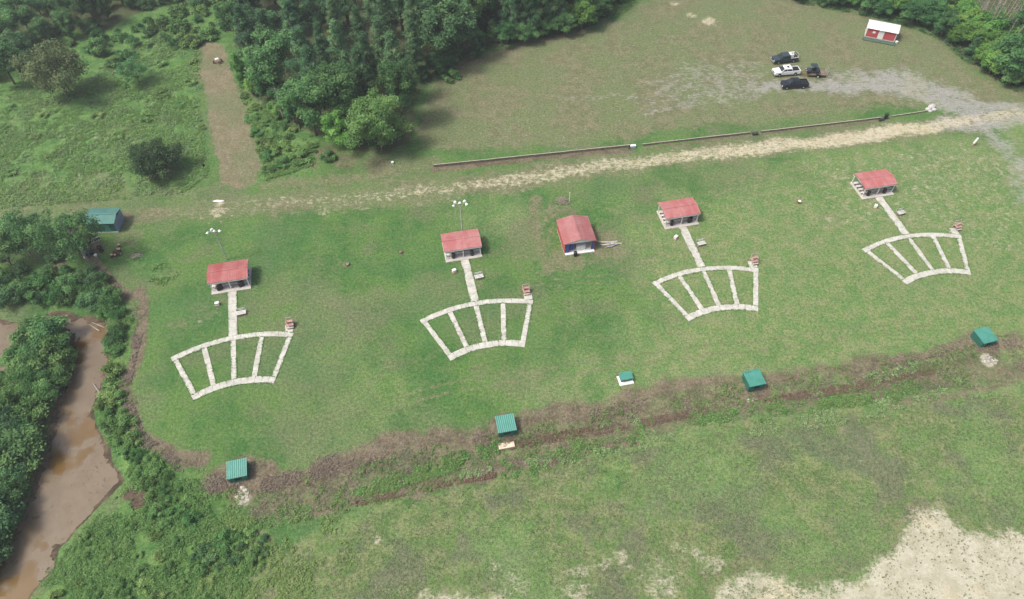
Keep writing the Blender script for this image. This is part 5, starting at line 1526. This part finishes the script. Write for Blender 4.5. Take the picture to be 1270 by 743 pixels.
# tall growth left of the strip
counts['g1'] = zone([(-20, 130), (30, 110), (60, 140), (110, 130), (150, 110), (200, 60), (240, 66), (252, 150), (255, 200), (230, 190), (160, 170), (100, 180), (40, 220), (-20, 230)], 6.5, [('low1', 1), ('low2', 4)], (.5, 1.0), 'leafy mound in the tall green growth left of the mown strip', 'leafy mounds of the tall growth', 20, wide=(1.3, 2.2))
counts['g2'] = zone([(60, 60), (140, 40), (210, 18), (285, 10), (290, 40), (240, 56), (190, 60), (140, 90), (120, 60)], 3.4, [('low1', 2), ('bush3', 2), ('bush4', 2)], (1.0, 2.6), 'leafy shrub below the upper left wood at the head of the tall growth', 'shrubs below the upper left wood', 21)
counts['g3'] = zone([(300, 116), (340, 150), (392, 170), (384, 198), (330, 218), (324, 180)], 3.0, [('low1', 3), ('low2', 2)], (.7, 1.5), 'leafy mound in the green growth between the strip and the wood', 'leafy mounds beside the strip', 22, wide=(1.1, 1.8))
for (px_, hh_, lab) in (((438, 128), 9.5, 'leafless grey tree standing among the leafy crowns near the wood tip'), ((666, 40), 13.0, 'tall pale bare trunk at the shaded front of the wood above the worn field'), ((352, 150), 8.0, 'leafless grey tree at the left edge of the middle wood')):
    p = A(*px_); o = dup(s0[0]); o.location = (p.x, p.y, 0); o.scale = (1.2, 1.2, hh_ / 11); o.rotation_euler = (0, 0, px_[0]); o['label'] = lab
    if 'group' in o: del o['group']
print('PLANTS', counts, sum(counts.values()))
for k, e in PROTO.items():                    # a prototype nobody planted would stand at the origin
    if e[1] == 0:
        for ch in list(e[0].children): bpy.data.objects.remove(ch)
        bpy.data.objects.remove(e[0])


# ------------------------------------------------------------------ ground cover nobody could count
fl = {k: field(v) for k, v in dict(lush=lush, meadow=meadow, dirt=dirt, mud=mud, sand=sand, litter=litter, dry=dry).items()}


def cover(name, label, mat, polys, n, leaf, h, per, wfun=None, seed=1, aspect=.5, spread=.28, patch=(5, .45)):
    """many small plants as ONE mesh of leaves"""
    rng = np.random.default_rng(seed)
    Ps = []
    for poly, share in polys:
        P = WP(poly); lo, hi = P.min(0), P.max(0); m = int(n * share); got = np.zeros((0, 2))
        for _ in range(40):
            q = lo + (hi - lo) * rng.random((m * 2, 2))
            k = inside(q[:, 0], q[:, 1], P) & (fbm(q[:, 0], q[:, 1], patch[0], 3, seed * 3.) > patch[1])
            if wfun is not None: k &= rng.random(len(q)) < wfun(q[:, 0], q[:, 1])
            got = np.concatenate([got, q[k]])
            if len(got) >= m: break
        Ps.append(got[:m])
    Q_ = np.concatenate(Ps); z = terrain(Q_[:, 0], Q_[:, 1])
    n_ = len(Q_)
    hh = h * (.5 + rng.random(n_)); tc = rng.normal(.5, .2, n_)
    c_ = np.repeat(np.column_stack([Q_, z]), per, 0); H_ = np.repeat(hh, per); m = len(c_)
    d = unit(m, rng); rr = H_ * spread * 2.2 * np.sqrt(rng.random(m))
    a_ = rng.uniform(0, 6.283, m)
    P_ = c_ + np.column_stack([np.cos(a_) * rr, np.sin(a_) * rr, H_ * (.15 + .85 * rng.random(m)) * (1 - .5 * (rr / (H_ * spread * 2.2)) ** 2)])
    o = bpy.data.objects.new(name, leaves(name, P_, d * .7 + np.array([0, 0, 1.3]), leaf * (.6 + .8 * rng.random(m)), np.repeat(tc, per) + rng.normal(0, .1, m), mat, aspect, rng))
    C.objects.link(o); tag(o, label, 'plants', kind='stuff'); return o


def band(pts, w):
    """polygon round a photo polyline"""
    P = np.array(pts, float); return [(x, y - w) for x, y in pts] + [(x, y + w) for x, y in pts[::-1]]


TALL = [(-40, 120), (60, 100), (140, 80), (200, 40), (250, 40), (248, 130), (260, 215), (230, 240), (120, 250), (-40, 262)]
cover('tall_weeds', 'tall bright leafy growth left of the mown strip', 'leaf_weed', [(TALL, .72), ([(296, 110), (345, 150), (396, 170), (388, 206), (330, 224), (316, 170)], .20), ([(738, -12), (800, -12), (775, 16), (748, 28)], .08)], 15000, .24, .34, 8,
      lambda x, y: .25 + .75 * fl['lush'](x, y), 3, spread=.45, patch=(4, .42))
cover('creek_weeds', 'leafy weeds on the banks of the muddy creek and the near corner', 'leaf_weed', [([(118, 340), (170, 400), (155, 450), (175, 540), (245, 590), (262, 640), (330, 700), (260, 790), (20, 790), (60, 700), (120, 640), (160, 600), (120, 520), (132, 450), (130, 400)], .75), ([(-40, 460), (95, 420), (90, 480), (60, 545), (10, 680), (-60, 760)], .25)], 6500, .20, .55, 13,
      lambda x, y: (1 - fl['mud'](x, y)) * (1 - .8 * fl['dirt'](x, y)), 4, patch=(3, .42))
DB = band([(240, 640), (330, 628), (440, 606), (560, 574), (660, 556), (760, 530), (880, 506), (1000, 488), (1120, 470), (1210, 456)], 26)
DB = band([(240, 640), (330, 628), (440, 606), (560, 574), (660, 556), (760, 530), (880, 506), (1000, 488), (1120, 470), (1210, 456)], 28)
cover('ditch_weeds', 'leafy green weeds growing along the brown ditch', 'leaf_weed', [(DB, .55), (band([(420, 618), (500, 592), (570, 572), (640, 572), (700, 560)], 9), .25), (band([(960, 506), (1040, 497), (1110, 488), (1160, 474)], 8), .20)], 2600, .20, .42, 13, None, 5, patch=(2.2, .50))
cover('ditch_herbs', 'bright broad leaved herbs in separate clumps along the ditch bottom', 'leaf_weed', [(band([(430, 616), (500, 594), (570, 568), (620, 556)], 11), .40), (band([(620, 582), (680, 570), (730, 552), (800, 535)], 14), .22), (band([(860, 520), (960, 506), (1060, 494), (1150, 474)], 10), .38)], 800, .22, .42, 13, None, 15, spread=.36, patch=(1.1, .50))
cover('pale_weeds', 'pale leafy weeds in patches by the ditch', 'leaf_pale', [(band([(930, 532), (1010, 522), (1070, 512), (1110, 502)], 11), .34), (band([(560, 590), (620, 580), (680, 570), (760, 562), (820, 550)], 7), .24), (band([(1085, 505), (1150, 492), (1200, 468)], 8), .14), (band([(735, 524), (780, 514), (830, 545), (850, 540)], 6), .10),
      (band([(1000, 484), (1080, 467), (1140, 455)], 7), .18)], 900, .22, .36, 11, None, 6, patch=(2, .48))
cover('dead_weeds', 'dry brown dead weeds along the ditch banks and the creek rim', 'dead_brush', [(BAND, .62), (band([(225, 588), (280, 602), (330, 594), (420, 574)], 14), .12), (band([(1080, 452), (1200, 428), (1260, 420)], 8), .06),
      (band([(112, 330), (150, 365), (175, 400)], 10), .05), ([(168, 400), (180, 404), (168, 450), (160, 490), (182, 540), (230, 574), (226, 590), (176, 555), (148, 490), (156, 450)], .15)], 8000, .17, .22, 8, lambda x, y: np.clip(fl['dirt'](x, y) * 1.2, 0, 1), 7, aspect=.34, patch=(2.4, .44))
cover('red_weeds', 'red brown dead growth in the wettest line of the ditch', 'red_brush', [(band([(600, 556), (680, 540), (780, 524), (880, 506)], 5), .45), (band([(950, 494), (1050, 478), (1160, 456)], 5), .30), (band([(440, 624), (560, 597), (640, 584)], 5), .25)], 2600, .18, .26, 9, None, 17, aspect=.34, patch=(2.2, .42))
cover('pale_growth', 'pale sprays of taller weeds over the green growth left of the strip', 'leaf_pale', [(TALL, 1)], 2200, .26, .5, 10, None, 21, spread=.4, patch=(2.6, .53))
cover('lawn_weeds', 'soft leafy weeds on the lawn right of the cut logs', 'leaf_weed', [([(165, 322), (200, 326), (222, 340), (205, 356), (180, 350)], 1)], 90, .18, .3, 14, None, 22, patch=(2, .45))
cover('sand_weeds', 'small dark weed tufts dotted over the bare sand', 'straw', [([(900, 706), (1085, 694), (1150, 640), (1180, 636), (1290, 650), (1290, 780), (890, 780)], 1)], 420, .15, .14, 9, None, 18, aspect=.35, patch=(3, .46))
cover('field_weeds', 'loose leafy weeds thinning out into the rough field', 'leaf_weed', [([(225, 640), (330, 640), (420, 640), (440, 700), (330, 780), (230, 780), (250, 700)], 1)], 1700, .19, .36, 10, lambda x, y: np.clip(1.1 - (x - A(250, 700).x) / 24, .05, 1), 19, patch=(3, .45))
cover('meadow_tufts', 'uneven tufts of rough grass over the lower field', 'straw', [([(300, 700), (380, 655), (600, 598), (900, 535), (1220, 488), (1300, 470), (1300, 790), (250, 790)], 1)], 16000, .18, .15, 5, lambda x, y: (1 - fl['sand'](x, y)) * .9 + .05, 8, aspect=.20, patch=(4, .40))
cover('lawn_tufts', 'thicker grass tufts scattered through the mown lawn', 'leaf_weed', [([(150, 300), (300, 275), (700, 235), (1270, 190), (1270, 400), (900, 470), (640, 520), (240, 570), (160, 480), (180, 400)], 1)], 7000, .16, .06, 5, lambda x, y: (1 - fl['dirt'](x, y)) * (1 - fl['sand'](x, y)) * .9, 9, aspect=.25, patch=(5, .50))
cover('wood_undergrowth', 'low undergrowth at the shaded feet of the woods', 'leaf_dark', [([(300, 108), (345, 150), (470, 186), (512, 168), (524, 116), (560, 84), (620, 58), (720, 42), (770, 10), (600, 20), (450, 100)], .55), ([(985, 4), (1060, 18), (1130, 34), (1165, 50), (1205, 84), (1262, 116), (1290, 100), (1200, 40), (1060, 0)], .45)], 3600, .26, .6, 12, None, 10, patch=(4, .40))

# grass creeping over the edges of the walks
rng = np.random.default_rng(77); pts_ = []
for a_, b_ in EDGE:
    L_ = np.hypot(*(np.array(b_) - np.array(a_))); m_ = int(L_ * 9)
    t_ = rng.random(m_); q_ = np.array(a_) + (np.array(b_) - np.array(a_)) * t_[:, None]
    k_ = fbm(q_[:, 0], q_[:, 1], 1.6, 3, 33.) > .47
    pts_.append(q_[k_])
q_ = np.concatenate(pts_); q_ = q_ + rng.normal(0, .05, q_.shape)
c_ = np.repeat(np.column_stack([q_, terrain(q_[:, 0], q_[:, 1])]), 5, 0); m_ = len(c_)
P_ = c_ + np.column_stack([rng.normal(0, .06, m_), rng.normal(0, .06, m_), .05 + .09 * rng.random(m_)])
o = bpy.data.objects.new('edge_grass', leaves('edge_grass', P_, unit(m_, rng) * .8 + np.array([0, 0, 1.2]), .14 * (.6 + .8 * rng.random(m_)), np.clip(rng.normal(.45, .2, m_), 0, 1), 'leaf_weed', .4, rng))
C.objects.link(o); tag(o, 'grass growing over the edges of the concrete walks', 'grass', kind='stuff')

# snags and twigs sticking out of the creek
mb = MB(); rng = random.Random(12)
for k in range(40):
    px, py = rng.choice(((108, 600), (115, 585), (122, 575), (118, 612), (130, 600), (128, 470), (110, 575)))
    px += rng.uniform(-12, 12); py += rng.uniform(-10, 10); p = A(px, py, WATER_Z)
    a_ = rng.uniform(0, 6.28); L = rng.uniform(.15, .45)
    mb.tube([(p.x, p.y, WATER_Z - .2), (p.x + math.cos(a_) * L, p.y + math.sin(a_) * L, WATER_Z + rng.uniform(.05, .2))], [.05, .015], 4)
tag(mb.build('drowned_twigs', 'bark'), 'dark twigs poking out of the muddy creek', 'twigs', kind='stuff')
for k, (px, a_, L) in enumerate((((122, 403), 2.75, 2.6), ((118, 407), 2.6, 2.2), ((120, 482), 2.3, 2.4))):
    p = A(*px, WATER_Z + .1); d = Vector((math.cos(a_), math.sin(a_), .05))
    tag(MB().tube([p - d * L * .5, p, p + d * L * .5], [.13, .10, .05], 7).build('drift_log', 'pale_bark'), ['upper pale drift log in the creek bend', 'lower pale drift log in the creek bend', 'drift log by the dark brush on the right bank'][k], 'log')

# ------------------------------------------------------------------ light
SUN_EL, SUN_AZ = math.radians(58), math.radians(252)      # azimuth clockwise from +Y: the light comes from the left
world = bpy.data.worlds.new('World'); scene.world = world; world.use_nodes = True
nt = world.node_tree
sky = nt.nodes.new('ShaderNodeTexSky'); sky.sky_type = 'NISHITA'; sky.sun_disc = False
sky.sun_elevation = SUN_EL; sky.sun_rotation = SUN_AZ; sky.air_density = 1.0; sky.dust_density = 6.0; sky.ozone_density = 1.0; sky.altitude = 50
nt.links.new(sky.outputs[0], nt.nodes['Background'].inputs[0]); nt.nodes['Background'].inputs[1].default_value = .12
sl_ = bpy.data.lights.new('sun', 'SUN'); sl_.energy = 2.1; sl_.angle = math.radians(11); sl_.color = (1.0, .975, .93)
so = bpy.data.objects.new('sun', sl_); C.objects.link(so)
tos = Vector((math.sin(SUN_AZ) * math.cos(SUN_EL), math.cos(SUN_AZ) * math.cos(SUN_EL), math.sin(SUN_EL)))
so.rotation_euler = tos.to_track_quat('Z', 'Y').to_euler()

HAZE = True
if HAZE:
    me = MB().box((0, 110, 55.5), (2600, 2600, 119)).mesh('haze', M['white'])
    hm = bpy.data.materials.new('haze'); hm.use_nodes = True; n_ = hm.node_tree.nodes; n_.clear()
    ou = n_.new('ShaderNodeOutputMaterial'); pv = n_.new('ShaderNodeVolumePrincipled'); pv.inputs['Color'].default_value = (.93, .96, 1, 1); pv.inputs['Density'].default_value = .00045; pv.inputs['Anisotropy'].default_value = .3
    hm.node_tree.links.new(pv.outputs[0], ou.inputs['Volume']); me.materials.clear(); me.materials.append(hm)
    o = bpy.data.objects.new('haze', me); C.objects.link(o); tag(o, 'thin pale summer haze over the whole site', 'haze', kind='stuff')

scene.view_settings.view_transform = 'Standard'; scene.view_settings.look = 'None'
scene.view_settings.exposure = .62; scene.view_settings.gamma = 1; scene.view_settings.use_curve_mapping = False
scene.cycles.max_bounces = 6; scene.cycles.diffuse_bounces = 3; scene.cycles.glossy_bounces = 2; scene.cycles.transmission_bounces = 3; scene.cycles.volume_bounces = 0; scene.cycles.transparent_max_bounces = 4
